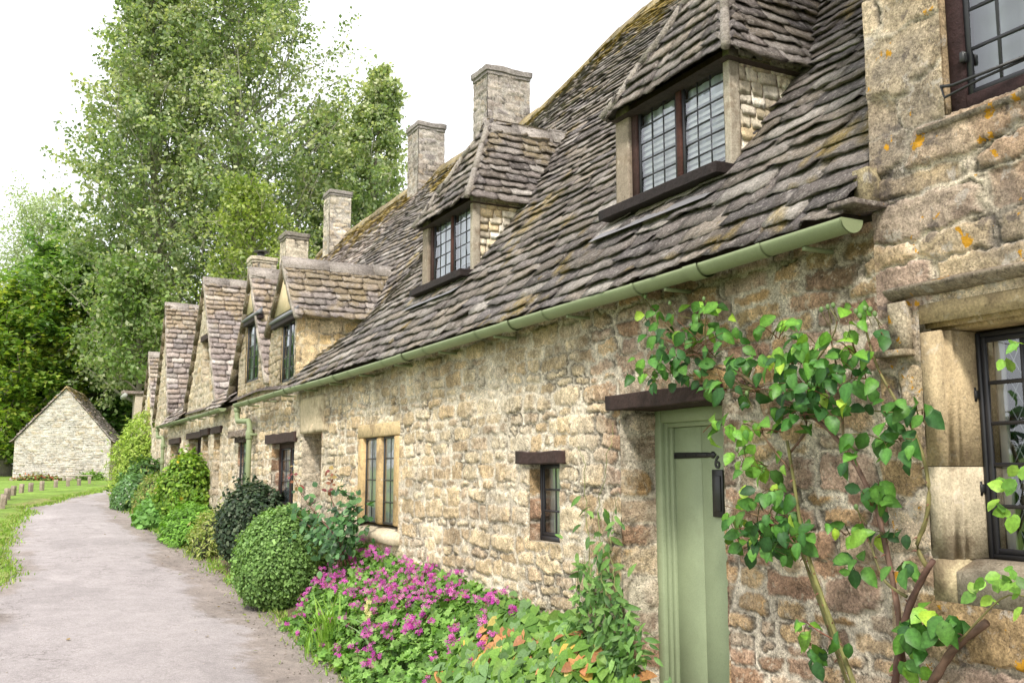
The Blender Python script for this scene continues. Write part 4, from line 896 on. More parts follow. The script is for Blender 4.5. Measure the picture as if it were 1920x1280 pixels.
HEART = (A([[0, .1, 0], [.30, -.08, .03], [.42, .25, .07], [.26, .65, .03], [0, 1, -.08], [-.26, .65, .03], [-.42, .25, .07], [-.30, -.08, .03], [0, .5, -.01]]),
         [A([[0, 1, 2], [0, 6, 7], [8, 3, 4], [8, 4, 5]]), A([[0, 2, 3, 8], [0, 8, 5, 6]])])
_a = np.linspace(-2.75, 2.75, 15); _r = np.where(np.arange(15) % 2 == 0, .40, .56) * (1 - .12 * abs(_a) / 2.75)
LOBED = (np.vstack([[0, 0, -.06], np.stack([_r * np.sin(_a), _r * np.cos(_a), .06 + .05 * np.sin(_a * 5)], 1)]), [A([[0, i + 1, i + 2] for i in range(14)])])
_v = [[0, 0, -.05]]; _f = []
for i in range(5):
    t = i * 2 * pi / 5; k = len(_v)
    _v += [[.22 * sin(t - .35), .22 * cos(t - .35), .0], [.52 * sin(t - .30), .52 * cos(t - .30), .10], [.52 * sin(t + .30), .52 * cos(t + .30), .10], [.22 * sin(t + .35), .22 * cos(t + .35), .0]]
    _f += [[0, k, k + 3, 0][:3]]; _f[-1] = [0, k, k + 3]
FLOWER = (A(_v), [A(_f), A([[1 + 4 * i, 2 + 4 * i, 3 + 4 * i, 4 + 4 * i] for i in range(5)])])
BUD = None
def cvar(tm): return A([1.28] * 4 + [.88] * 6) if len(tm[0]) == 10 else np.ones(len(tm[0]))
def frames(n, t):
    n = n / (np.linalg.norm(n, axis=1)[:, None] + 1e-9); t = t - n * (t * n).sum(1)[:, None]; t /= np.linalg.norm(t, axis=1)[:, None] + 1e-9
    return np.stack([np.cross(t, n), t, n], -1)
def rdir(n): v = RNG.normal(size=(n, 3)); return v / np.linalg.norm(v, axis=1)[:, None]
def pick(pal, n, jit=.15):
    pal = A(pal, dtype=float); return pal[RNG.integers(len(pal), size=n)] * (1 + RNG.normal(0, jit, (n, 1)))
def bush(name, label, cat, c, r, n, tmpl, size, pal, mat='leaf', lump=.25, shell=.75, core=(.03, .035, .015), group=None, flowers=None, upright=.3, seedf=0., twig=None, dense_core=.80, shoots=26):
    root = thing(name, label, cat, group); c = A(c, dtype=float); r = A(r, dtype=float)
    d = rdir(n); rad = np.where(RNG.random(n) < shell, RNG.normal(.97, .045, n), RNG.random(n) ** .4 * .95)
    k = 1 + lump * fbm(d[:, 0] * 2.2 + seedf, d[:, 1] * 2.2, d[:, 2] * 2.2, 700) + lump * .5 * fbm(d[:, 0] * 7 + seedf, d[:, 1] * 7, d[:, 2] * 7, 701)
    p = c + d * r * (rad * k)[:, None]; g = G(p[:, 1]) + .03; ok = p[:, 2] > g; p, d = p[ok], d[ok]; n = len(p)
    nrm = d * A([1, 1, 1.]) + A([0, 0, upright]) + RNG.normal(0, .45, (n, 3)); t = d * .6 + rdir(n) * .9 + A([0, 0, upright * .5])
    if shoots:
        ps, ts_ = [], []
        for _ in range(shoots):
            dv = rdir(1)[0]; dv[2] = abs(dv[2]) * .9 + .1; dv /= np.linalg.norm(dv); k_ = 1 + lump * float(fbm(dv[0] * 2.2 + seedf, dv[1] * 2.2, dv[2] * 2.2, 700)); s_ = c + dv * r * k_ * .95; l_ = RNG.uniform(.25, .6) * r.mean() * .8; dd_ = dv + A([0, 0, .7]) + RNG.normal(0, .25, 3); dd_ /= np.linalg.norm(dd_)
            for w_ in np.arange(0, l_, size * .38): ps.append(s_ + dd_ * w_ + RNG.normal(0, .3, 3) * size * .5); ts_.append(dd_ * .6 + RNG.normal(0, .6, 3))
        ps = A(ps); ok = ps[:, 2] > G(ps[:, 1]) + .03; p = np.vstack([p, ps[ok]]); nrm = np.vstack([nrm, RNG.normal(0, .6, (int(ok.sum()), 3)) + A([0, 0, .6])]); t = np.vstack([t, A(ts_)[ok]]); n = len(p)
    m = MB(); m.scatter(*tmpl, p, frames(nrm, t), RNG.uniform(.6, 1.35, n) * size, pick(pal, n, .2), cvar(tmpl)); m.build('foliage', M[mat], root)
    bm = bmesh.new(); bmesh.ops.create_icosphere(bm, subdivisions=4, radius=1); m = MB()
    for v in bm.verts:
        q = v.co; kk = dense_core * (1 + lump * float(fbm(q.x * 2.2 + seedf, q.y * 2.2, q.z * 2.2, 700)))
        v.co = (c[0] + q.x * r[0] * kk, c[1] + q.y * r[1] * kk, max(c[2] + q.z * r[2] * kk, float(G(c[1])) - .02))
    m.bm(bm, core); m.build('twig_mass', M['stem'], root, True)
    if flowers:
        nf, fs, fp = flowers; d = rdir(nf); d[:, 0] = -abs(d[:, 0]); d[:, 1] = -abs(d[:, 1]) * .8 + d[:, 1] * .2; p = c + d * r * (1.03 + .05 * RNG.random(nf))[:, None] * (1 + lump * .8 * fbm(d[:, 0] * 2.2 + seedf, d[:, 1] * 2.2, d[:, 2] * 2.2, 700))[:, None]
        m = MB(); m.scatter(*FLOWER, p, frames(d + RNG.normal(0, .4, (nf, 3)), rdir(nf)), RNG.uniform(.8, 1.2, nf) * fs, pick(fp, nf, .1)); m.build('flowers', M['petal'], root)
    return root
def at(x, Y, z): # bush centre on the photo's column x at distance Y
    az = TH + math.atan((x - 960) / 1816); return (Y * tan(az), Y, z)
GRN = lambda *k: [A(q) for q in k]
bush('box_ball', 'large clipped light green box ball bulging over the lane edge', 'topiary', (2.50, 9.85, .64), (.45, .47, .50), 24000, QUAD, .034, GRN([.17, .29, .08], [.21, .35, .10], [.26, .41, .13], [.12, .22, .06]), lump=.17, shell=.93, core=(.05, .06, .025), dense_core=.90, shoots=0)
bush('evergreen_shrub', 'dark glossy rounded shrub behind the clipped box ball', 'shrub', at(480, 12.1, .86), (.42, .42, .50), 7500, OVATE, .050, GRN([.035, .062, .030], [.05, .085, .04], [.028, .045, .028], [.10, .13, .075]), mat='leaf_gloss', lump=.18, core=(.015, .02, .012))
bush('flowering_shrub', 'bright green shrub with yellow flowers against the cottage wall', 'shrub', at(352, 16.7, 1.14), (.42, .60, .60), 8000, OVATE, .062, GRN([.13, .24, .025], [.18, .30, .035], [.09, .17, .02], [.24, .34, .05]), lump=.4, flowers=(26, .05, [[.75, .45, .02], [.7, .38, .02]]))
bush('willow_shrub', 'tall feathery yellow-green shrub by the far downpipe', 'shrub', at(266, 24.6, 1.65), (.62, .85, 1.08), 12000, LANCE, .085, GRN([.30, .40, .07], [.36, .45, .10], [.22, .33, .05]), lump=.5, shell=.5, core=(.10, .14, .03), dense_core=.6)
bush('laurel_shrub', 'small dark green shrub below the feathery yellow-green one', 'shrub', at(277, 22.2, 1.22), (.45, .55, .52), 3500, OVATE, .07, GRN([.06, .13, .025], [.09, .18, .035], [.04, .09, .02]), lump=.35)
bush('herb_clump', 'blue-green herb clump with tiny white flowers at the lane bend', 'plant', at(250, 20.6, 1.0), (.33, .75, .40), 5000, LANCE, .08, GRN([.12, .23, .09], [.16, .28, .12], [.10, .20, .05]), lump=.4, flowers=(40, .035, [[.75, .75, .7]]))
bush('herb_clump', 'loose reddish-green herb clump left of the yellow-flowered shrub', 'plant', at(298, 19.0, 1.0), (.35, .8, .42), 4500, LANCE, .075, GRN([.20, .27, .06], [.15, .25, .05], [.28, .26, .09]), lump=.5)
bush('fern_clump', 'low spreading clump of broad fresh green leaves at the lane edge', 'plant', at(292, 17.0, .76), (.26, .6, .26), 2600, OVATE, .09, GRN([.13, .27, .06], [.17, .33, .08]), lump=.4)
bush('fern_clump', 'feathery bright green fern clump between lane and cottage wall', 'plant', at(362, 15.0, .64), (.36, .95, .36), 9000, LANCE, .075, GRN([.15, .30, .04], [.20, .38, .06], [.11, .23, .03]), lump=.45, upright=.9)
bush('herb_clump', 'straggly yellowish clump beside the dark glossy shrub', 'plant', at(408, 13.5, .56), (.30, .55, .40), 3800, LANCE, .055, GRN([.26, .31, .07], [.20, .27, .06], [.32, .33, .12]), lump=.5, upright=.8)
bush('fern_clump', 'leafy green ground plant along the foot of the wall', 'plant', (2.72, 18.8, .95), (.28, 1.4, .36), 4000, OVATE, .07, GRN([.13, .25, .04], [.18, .31, .05]), lump=.5)
for lab, x, Y, z, r in (('small weed patch of reddish leaves at the barn foot', 75, 51.0, 1.05, (1.0, .25, .22)), ('green weed patch by the right corner of the barn', 172, 50.6, 1.10, (.6, .25, .30))):
    bush('weed_patch', lab, 'plant', at(x, Y, z), r, 900, OVATE, .11, GRN([.16, .25, .05], [.35, .12, .07], [.25, .3, .1]) if x < 100 else GRN([.16, .28, .05], [.22, .35, .08]), lump=.5)

# ---- geranium bed: lobed leaves in a mound that climbs to the wall, magenta flowers on stalks
def mound(X, Y):
    t = (X - (rr(Y) - .02)) / .52
    return G(Y) + .03 + sstep(-.06, .30, t) * (.26 + .50 * np.clip(t, 0, 1)) + .07 * fbm(X * 4, Y * 3, 0, 720)
def geranium(label, Y0, Y1, n, nfl, x0=2.28, x1=2.88, hs=1., fsk=.2):
    root = thing('geranium', label, 'flowers', 'geraniums along the wall')
    Y = RNG.uniform(Y0, Y1, n); X = x0 + (x1 - x0) * RNG.random(n) ** .85; e = np.minimum(sstep(Y0 - .1, Y0 + .35, Y), sstep(Y1 + .1, Y1 - .5, Y))
    gz = G(Y) + .04; top = gz + (mound(X, Y) - gz) * (.25 + .75 * e) * hs; Z = np.where(RNG.random(n) < .8, top + RNG.normal(0, .02, n), gz + (top - gz) * RNG.random(n) ** .5)
    p = np.stack([X + .03 * RNG.normal(size=n), Y, Z], 1); nr = A([-.55, -.25, .9]) + RNG.normal(0, .42, (n, 3)); t = A([-.7, -.2, -.3]) + RNG.normal(0, .7, (n, 3))
    m = MB(); m.scatter(*LOBED, p, frames(nr, t), RNG.uniform(.05, .088, n), pick([[.12, .25, .045], [.16, .31, .06], [.20, .37, .08], [.09, .19, .035], [.24, .40, .10]], n))
    s, heads = m, []
    for i in range(nfl):
        y = RNG.uniform(Y0, Y1); x = x0 + .05 + (x1 - x0 - .05) * RNG.random() ** .8; z = float(mound(A([x]), A([y]))[0] - G(y)) * hs + float(G(y)); e = min(float(sstep(Y0 - .1, Y0 + .35, y)), float(sstep(Y1 + .1, Y1 - .5, y))); z = float(G(y)) + (z - float(G(y))) * (.25 + .75 * e)
        if float(fbm(x * 3, y * 2.2, 0, 725)) < -fsk + .1 * RNG.normal(): continue
        h = A([x, y, z]) + A([-.05 + RNG.normal(0, .03), -.02 + RNG.normal(0, .03), RNG.uniform(.03, .10)])
        f = MB(); heads.append((float(np.hypot(x, y)), f)); s.tube([A([x, y, z - .15]), A([x, y, z - .05]) * .5 + h * .5, h], .0018, (.18, .20, .07), 3, False); k = RNG.integers(4, 10)
        q = h + RNG.normal(0, 1, (k, 3)) * A([.015, .018, .012]); f.scatter(*FLOWER, q, frames(A([-.6, -.4, .6]) + RNG.normal(0, .5, (k, 3)), rdir(k)), RNG.uniform(.022, .034, k), pick([[.50, .06, .40], [.58, .10, .46], [.42, .035, .34], [.62, .20, .48]], k, .1))
        if RNG.random() < .5: f.scatter(*LANCE, q[:2] + RNG.normal(0, .006, (2, 3)), frames(rdir(2), rdir(2)), .025, (.45, .18, .14))
    s.build('foliage', M['leaf'], root); heads.sort(key=lambda h_: h_[0]); rest = MB()
    for k, (_, f) in enumerate(heads):
        if k < 100: f.build('flower_head', M['petal'], root)
        else:
            for v_, c_ in zip(f.v, f.c): rest.v.append(v_); rest.c.append(c_)
            for kk in (3, 4): rest.f[kk] += [ff + rest.n for ff in f.f[kk]]
            rest.n += f.n
    if rest.n: rest.build('flower_heads', M['petal'], root)['kind'] = 'stuff'
    return root
geranium('broad mound of magenta cranesbill geraniums against the wall', 5.05, 8.95, 5200, 420)
geranium('small geranium patch at the foot of the clipped box ball', 10.55, 11.5, 420, 14, 2.32, 2.6, .55, .5)
def blades(name, label, cat, c, n, L, pal, spread=.12, w=.012, lean=.5, kind=None, aim=None):
    m = MB()
    for i in range(n):
        b = A(c) + A([*RNG.normal(0, spread, 2), 0]); b[2] = G(b[1]) + .03; d = rdir(1)[0]; d[2] = 0
        if aim is not None: d = d * .6 + A(aim)
        d /= np.linalg.norm(d) + 1e-9; l = L * RNG.uniform(.6, 1.15); ln = lean * RNG.uniform(.3, 1.3); tt = np.linspace(0, 1, 6)
        P = b + A([0, 0, 1.]) * (l * (tt - .35 * ln * tt ** 2.5))[:, None] + d * (l * ln * .8 * tt ** 2)[:, None]
        sd_ = np.cross(d, [0, 0, 1]); ww = w * np.sin(np.clip(tt * .9 + .12, 0, 1) * pi) ** .7; k = np.arange(5) * 2
        m.add(np.stack([P - sd_ * ww[:, None], P + sd_ * ww[:, None]], 1).reshape(-1, 3), A(np.stack([k, k + 1, k + 3, k + 2], 1)), pick(pal, 1, .12)[0])
    return tag(m.build(name, M['leaf']), label, cat, None, kind)
blades('daylily', 'clump of long arching strap leaves in front of the geraniums', 'plant', (2.40, 7.75, 0), 75, .50, [[.22, .38, .06], [.28, .45, .09], [.17, .31, .05]], .085, .010, .6)
blades('daylily', 'broad grey-green strap leaves rising among the geraniums', 'plant', (2.66, 6.8, 0), 22, .62, [[.20, .34, .14], [.24, .38, .17]], .10, .014, .95)
f = MB(); sp = A(onX(690, 1150, 2.42)); root = thing('snapdragon', 'pale yellow flower spike among the magenta geraniums', 'flower')
f.tube([sp - A([0, 0, .25]), sp, sp + A([.0, -.02, .12])], .004, (.15, .24, .06), 5); f.build('stalk', M['stem'], root); f = MB()
for i in range(26): f.scatter(*FLOWER, [sp + A([RNG.normal(0, .011), RNG.normal(0, .014), -.05 + i * .006])], frames(rdir(1) + A([[-1, -.5, 0]]), rdir(1)), .035, [[.75, .68, .36]])
f.build('flowers', M['petal'], root)
# ---- barrenwort at the near end: heart-shaped leaves, some turned ochre and pink
root = thing('barrenwort', 'barrenwort with heart-shaped green, ochre and pinkish leaves left of the door', 'plant')
n = 2100; Y = RNG.uniform(3.75, 5.55, n); X = 2.36 + .50 * RNG.random(n) ** .8; t = (X - 2.36) / .5
top = G(Y) + .03 + .40 + .34 * t + .06 * fbm(X * 5, Y * 4, 0, 740); top -= sstep(4.6, 3.9, Y) * .18; Z = np.where(RNG.random(n) < .75, top + RNG.normal(0, .025, n), G(Y) + (top - G(Y)) * RNG.random(n) ** .5)
p = np.stack([X, Y, Z], 1); c = pick([[.12, .24, .04], [.16, .30, .05], [.09, .19, .035], [.20, .34, .07], [.17, .29, .11]], n)
turn = RNG.random(n) + .35 * fbm(X * 5, Y * 5, 0, 741) > .86; c[turn] = pick([[.52, .34, .07], [.55, .27, .11], [.48, .40, .11], [.46, .20, .09]], int(turn.sum()))
m = MB(); m.scatter(*HEART, p, frames(A([-.75, -.45, .7]) + RNG.normal(0, .35, (n, 3)), A([-.35, -.15, -.9]) + RNG.normal(0, .45, (n, 3))), RNG.uniform(.055, .100, n), c)
for i in range(0, 220): q = p[i]; m.tube([A([q[0] + .05, q[1] + RNG.normal(0, .05), G(q[1])]), q * .5 + A([q[0] + .05, q[1], q[2]]) * .5, q], .0018, (.28, .20, .08), 3, False)
m.build('foliage', M['leaf'], root)
# ---- clematis beside the door
root = thing('clematis', 'thin clematis climbing the wall left of the green door', 'climber'); m, s = MB(), MB()
VP_ = [[(1120, 1260), (1110, 1100), (1100, 960), (1093, 860), (1086, 835)], [(1150, 1260), (1130, 1080), (1120, 950), (1142, 850), (1150, 790)], [(1165, 1250), (1150, 1100), (1142, 1000), (1158, 930)], [(1090, 1250), (1100, 1150), (1095, 1040)], [(1180, 1260), (1175, 1180), (1120, 1080)]]
lp = []
for st_ in VP_:
    P = A([onX(x, y, 2.84 - .03 * (i % 2)) for i, (x, y) in enumerate(st_)]); T = np.linspace(0, 1, 30); P = np.stack([np.interp(T, np.linspace(0, 1, len(P)), P[:, k]) for k in range(3)], 1) + RNG.normal(0, .006, (30, 3)); s.tube(P, np.linspace(.004, .0015, 30), (.22, .24, .09), 4, False)
    for q in P[(P[:, 2] < 1.34)]: lp += [q + RNG.normal(0, 1, 3) * A([.04, .05 + .05 * max(0, (1.1 - q[2])), .03]) for _ in range(int(1.5 + RNG.random() + 13 * max(0, 1.08 - q[2])))]
lp = A(lp); n = len(lp); lp[:, 0] = np.minimum(lp[:, 0], 2.86)
m.scatter(*LANCE, lp, frames(A([-.8, -.4, .5]) + RNG.normal(0, .5, (n, 3)), A([-.2, 0, -.4]) + RNG.normal(0, .7, (n, 3))), RNG.uniform(.05, .095, n), pick([[.10, .21, .05], [.14, .27, .07], [.07, .15, .04], [.19, .33, .09]], n)); m.build('foliage', M['leaf'], root); s.build('stem', M['stem'], root)
# ---- garden rose with red shoots by the mullioned window
root = thing('rose_bush', 'dark leaved rose bush with reddish shoots below the mullioned window', 'rose'); m, s = MB(), MB()
for st_, red in (([(665, 1060), (650, 1000), (600, 960), (575, 925), (556, 880)], 1), ([(660, 1060), (650, 990), (640, 930), (637, 885)], 1), ([(670, 1060), (672, 1000), (680, 960), (688, 930)], 0), ([(655, 1060), (630, 1010), (590, 980)], 0), ([(665, 1055), (680, 1010), (690, 985)], 0), ([(640, 1050), (610, 1000), (580, 965)], 0)):
    P = A([onX(x - 14 - max(0, x - 660) * .6, y, 2.62) for x, y in st_]); P[:, 0] += RNG.normal(0, .04, len(P)); T = np.linspace(0, 1, 16); P = np.stack([np.interp(T, np.linspace(0, 1, len(P)), P[:, k]) for k in range(3)], 1); s.tube(P, np.linspace(.009, .003, 16), (.14, .07, .05), 5)
    for j, q in enumerate(P[3:]):
        rd = red and j > 8; n = 8 if not red else (4 if j > 5 else 7); w_ = .066 if not rd else .03
        m.scatter(*OVATE, q + RNG.normal(0, w_, (n, 3)), frames(A([-.6, -.4, .7]) + RNG.normal(0, .5, (n, 3)), A([-.3, -.1, -.3]) + RNG.normal(0, .7, (n, 3))), RNG.uniform(.05, .085, n) * (.75 if rd else 1), pick([[.22, .09, .05], [.28, .20, .07], [.2, .05, .05]] if rd else [[.045, .12, .04], [.07, .17, .055], [.035, .085, .03], [.12, .24, .09]], n))
m.build('foliage', M['leaf_gloss'], root); s.build('stem', M['stem'], root)
# ---- climbing rose over the door
root = thing('climbing_rose', 'climbing rose trained over the green door with thorny canes and green buds', 'climber'); s, th_ = MB(), MB()
CANES = [([(1608, 1300), (1560, 1170), (1520, 1060), (1500, 980), (1485, 880), (1476, 826)], .0105, .006, (.16, .155, .05), 2.80), ([(1596, 1300), (1548, 1160), (1505, 1040), (1492, 1000)], .0085, .006, (.15, .14, .05), 2.84),
         ([(1676, 1300), (1688, 1200), (1702, 1140), (1735, 1070), (1750, 1050)], .014, .011, (.11, .06, .045), 2.81), ([(1738, 1062), (1712, 1022), (1734, 992), (1744, 930), (1736, 870), (1712, 802), (1662, 722), (1642, 684), (1618, 600)], .009, .004, (.17, .15, .055), 2.81),
         ([(1693, 1240), (1682, 1130), (1660, 1020), (1644, 950), (1622, 905), (1600, 860), (1552, 802), (1496, 762), (1440, 742), (1390, 715)], .011, .008, (.15, .09, .065), 2.84), ([(1700, 1118), (1655, 1092), (1636, 1030), (1610, 965), (1605, 945)], .006, .0025, (.14, .13, .05), 2.79),
         ([(1735, 1300), (1790, 1210), (1850, 1166)], .016, .013, (.13, .08, .055), 2.80), ([(1440, 742), (1390, 702), (1330, 684), (1282, 645), (1240, 600), (1210, 562)], .008, .003, (.13, .10, .05), 2.80), ([(1498, 764), (1520, 690), (1558, 640), (1575, 600), (1552, 575)], .006, .002, (.14, .13, .05), 2.79),
         ([(1582, 830), (1576, 720), (1556, 630), (1556, 590)], .006, .002, (.13, .10, .05), 2.80), ([(1480, 880), (1440, 830), (1425, 805)], .005, .003, (.15, .09, .05), 2.80), ([(1500, 1010), (1450, 975), (1400, 960), (1360, 948)], .005, .002, (.16, .10, .05), 2.77), ([(1480, 850), (1520, 800), (1500, 765)], .006, .005, (.13, .08, .05), 2.81),
         ([(1330, 684), (1320, 620), (1330, 565)], .004, .0015, (.15, .15, .05), 2.79), ([(1566, 1200), (1530, 1180), (1505, 1160)], .003, .002, (.2, .08, .05), 2.79), ([(1800, 1200), (1855, 1140), (1890, 1108), (1930, 1120)], .004, .002, (.15, .14, .05), 2.75), ([(1640, 770), (1700, 775), (1740, 765)], .003, .0015, (.15, .14, .05), 2.79)]
for pts, r0, r1, col, X in CANES:
    P = A([onX(x, y, X) for x, y in pts]); k = np.concatenate([[0], np.cumsum(np.linalg.norm(np.diff(P, axis=0), axis=1))]); T = np.linspace(0, k[-1], max(8, int(k[-1] / .03)))
    P = np.stack([np.interp(T, k, P[:, q]) for q in range(3)], 1); K = np.array([.25, .5, .25])
    for _ in range(2): P[1:-1] = .25 * P[:-2] + .5 * P[1:-1] + .25 * P[2:]
    s = MB(); th_ = s; rad = np.linspace(r0, r1, len(P)) * RNG.uniform(.9, 1.12, len(P)); s.tube(P, rad, np.tile(A(col), (len(P) * 7 + 2, 1)) * (1 + .25 * RNG.normal(size=(len(P) * 7 + 2, 1))), 7)
    if r0 > .005:
        for i in range(2, len(P) - 2, 2): d = rdir(1)[0]; d[0] = -abs(d[0]); th_.tube([P[i], P[i] + d * (rad[i] + .006), P[i] + d * (rad[i] + .016) - A([0, 0, .004])], [.004, .0025, .0004], (.20, .09, .06), 4, False)
    s.build('cane', M['stem'], root)
CL = [(1300, 640, 95, 60, 46, 0), (1225, 590, 30, 30, 7, 0), (1215, 705, 40, 20, 8, 0), (1270, 690, 70, 30, 20, 0), (1320, 600, 60, 40, 14, 1), (1335, 570, 30, 15, 4, 1), (1400, 710, 100, 50, 46, 0), (1460, 620, 55, 30, 13, 1), (1480, 665, 50, 35, 20, 0), (1530, 640, 40, 30, 10, 1), (1520, 710, 70, 45, 32, 0), (1600, 640, 45, 45, 12, 1), (1605, 690, 45, 40, 14, 0), (1550, 745, 55, 40, 20, 0),
      (1500, 770, 60, 30, 18, 0), (1390, 790, 60, 25, 10, 1), (1440, 800, 40, 20, 7, 1), (1340, 800, 30, 20, 6, 1), (1420, 860, 60, 28, 15, 1), (1450, 915, 45, 25, 10, 0), (1430, 970, 70, 50, 36, 0), (1450, 1010, 65, 35, 26, 0), (1385, 985, 30, 40, 10, 1), (1500, 1000, 25, 30, 8, 0), (1640, 930, 28, 35, 12, 0), (1590, 990, 40, 26, 9, 1), (1670, 1000, 35, 14, 6, 0), (1595, 1060, 32, 18, 7, 0), (1690, 1065, 40, 14, 7, 0),
      (1520, 1195, 32, 28, 10, 1), (1530, 1225, 25, 15, 6, 0), (1725, 1185, 50, 38, 28, 0), (1705, 1240, 22, 26, 8, 1), (1770, 1175, 35, 25, 12, 0), (1740, 1150, 30, 18, 6, 1), (1670, 760, 45, 20, 10, 0), (1725, 768, 30, 16, 8, 0), (1650, 815, 70, 25, 14, 0), (1700, 850, 25, 20, 5, 0), (1595, 855, 18, 18, 5, 0), (1650, 625, 18, 8, 3, 0), (1200, 690, 20, 20, 4, 1), (1610, 575, 28, 14, 4, 1), (1575, 1200, 20, 20, 4, 0)]
lf = MB(); lt2 = lf; RL2 = leaf_t(.33, .16, .30)
for x, y, rx, ry, n, lt_ in CL:
    a = RNG.uniform(0, 2 * pi, n); n = int(n * 1.02); a = RNG.uniform(0, 2 * pi, n); q = np.sqrt(RNG.random(n)); P = A([onX(x + rx * q[i] * cos(a[i]), y + ry * q[i] * sin(a[i]), RNG.uniform(2.68, 2.85)) for i in range(n)])
    n_ = n; D3 = A([[.11, .26, .03], [.14, .30, .035], [.19, .36, .045], [.07, .18, .03]]) if lt_ else A([[.04, .125, .022], [.06, .165, .028], [.09, .22, .035], [.03, .09, .024]])
    c = pick(D3, n, .14); yn = RNG.random(n) < .02; c[yn] = [.30, .45, .05]
    hf = RNG.random(n) < .45
    for tm_, sel in ((ROSEL, ~hf), (RL2, hf)): lf.scatter(*tm_, P[sel], frames(A([-.85, -.45, .45]) + RNG.normal(0, .48, (int(sel.sum()), 3)), A([-.1, .05, -.75]) + RNG.normal(0, .55, (int(sel.sum()), 3))), RNG.uniform(.044, .086, int(sel.sum())), c[sel], cvar(ROSEL))
    for i in range(0, n, 2): ce = onX(x + .3 * RNG.normal() * rx, y + .5 * ry, 2.82); lt2.tube([ce, (ce + P[i]) / 2 + A([-.01, 0, .012]), P[i]], [.0026, .002, .0012], (.15, .15, .05) if RNG.random() < .6 else (.20, .09, .05), 4, False)
for x, y, n in ((1850, 1103, 5), (1905, 1110, 7), (1895, 890, 5), (1905, 945, 5), (1885, 925, 3), (1908, 655, 3), (1895, 690, 2), (1895, 1085, 3), (1830, 1100, 3)):
    P = A([onX(x + RNG.normal(0, 14), y + RNG.normal(0, 14), RNG.uniform(2.70, 2.80)) for i in range(n)]); lf.scatter(*OVATE, P, frames(A([-.85, -.45, .45]) + RNG.normal(0, .5, (n, 3)), A([-.1, .3, -.4]) + RNG.normal(0, .6, (n, 3))), RNG.uniform(.04, .06, n), pick([[.22, .42, .06], [.28, .46, .07], [.14, .30, .05]], n))
lf.build('foliage', M['leaf_gloss'], root)
for x, y in ((1204, 552), (1210, 556), (1256, 568), (1320, 560), (1540, 580), (1552, 575), (1562, 572), (1605, 583), (1622, 578), (1632, 580), (1640, 588), (1612, 592), (1605, 950), (1400, 737), (1382, 842), (1395, 838), (1190, 545)):
    q = onX(x, y, 2.76); bm = bmesh.new(); bmesh.ops.create_uvsphere(bm, u_segments=8, v_segments=6, radius=.0085)
    for v in bm.verts: v.co = (q[0] + v.co.x, q[1] + v.co.y, q[2] + v.co.z * 1.35)
    bd = MB(); bd.bm(bm, (.20, .30, .12)); bd.tube([q - A([-.03, RNG.normal(0, .01), .06]), q - A([0, 0, .008])], .0018, (.18, .17, .06), 4, False); bd.build('bud', M['leaf'], root, True)

# ---- grass: blades over the lawn edge, tufts along the bed
n = 60000; Y = 9 + 33 * RNG.random(n) ** 1.5; X = rl(Y) + .05 - RNG.random(n) ** 1.7 * (2.2 + .05 * Y) + .38 * fbm(Y * .9, 1.7, 0, 534) + .1 * RNG.normal(size=n); n2 = 7000
Y2 = RNG.uniform(5.6, 27, n2); X2 = rr(Y2) + .05 + .12 * RNG.normal(size=n2) + .16 * fbm(Y2 * 2.2, .4, 0, 544)
Xa, Ya = np.concatenate([X, X2]), np.concatenate([Y, Y2]); n = len(Xa); h = RNG.uniform(.02, .055, n) * (1 + .012 * Ya); d = RNG.normal(0, .45, (n, 2)) * h[:, None]; wv = rdir(n)[:, :2] * (.005 + .0006 * Ya)[:, None]
b = np.stack([Xa, Ya, G(Ya) + .03], 1); v = np.stack([b - np.c_[wv, 0 * h], b + np.c_[wv, 0 * h], b + np.c_[d, h]], 1).reshape(-1, 3)
m = MB(); m.add(v, A(np.arange(n * 3).reshape(-1, 3)), np.repeat(pick([[.20, .34, .05], [.26, .40, .07], [.16, .28, .04], [.33, .38, .12]], n), 3, 0)); tag(m.build('grass', M['leaf']), 'short bright green grass beside the lane', 'grass', None, 'stuff')
m = MB(); n = 1500; Y = 3.5 + 14 * RNG.random(n) ** 1.3; dr = abs(RNG.normal(0, .22, n)); X = np.where(RNG.random(n) < .85, rr(Y) - .02 - dr, rl(Y) + RNG.random(n) * (rr(Y) - rl(Y)))
for i in range(n):
    bm = bmesh.new(); bmesh.ops.create_icosphere(bm, subdivisions=1, radius=RNG.uniform(.003, .009))
    for q in bm.verts: q.co = (X[i] + q.co.x * RNG.uniform(.8, 1.3), Y[i] + q.co.y * RNG.uniform(.8, 1.3), G(Y[i]) + .035 + q.co.z * .6)
    m.bm(bm, A([.34, .30, .26]) * RNG.uniform(.5, 1.4))
tag(m.build('gravel', M['asphalt']), 'loose gravel and crumbs along the lane edge', 'gravel', None, 'stuff')

n = 70; Y = 4.5 + 12 * RNG.random(n) ** 1.3; X = np.where(RNG.random(n) < .75, rr(Y) - .03 - abs(RNG.normal(0, .3, n)), rl(Y) + RNG.random(n) * (rr(Y) - rl(Y)))
m = MB(); m.scatter(*OVATE, np.stack([X, Y, G(Y) + .05], 1), frames(A([0, 0, 1.]) + RNG.normal(0, .25, (n, 3)), rdir(n)), RNG.uniform(.02, .05, n), pick([[.20, .12, .05], [.28, .19, .07], [.14, .08, .04], [.22, .25, .07]], n)); tag(m.build('fallen_leaves', M['leaf']), 'small brown leaves fallen on the lane edge', 'leaf litter', None, 'stuff')

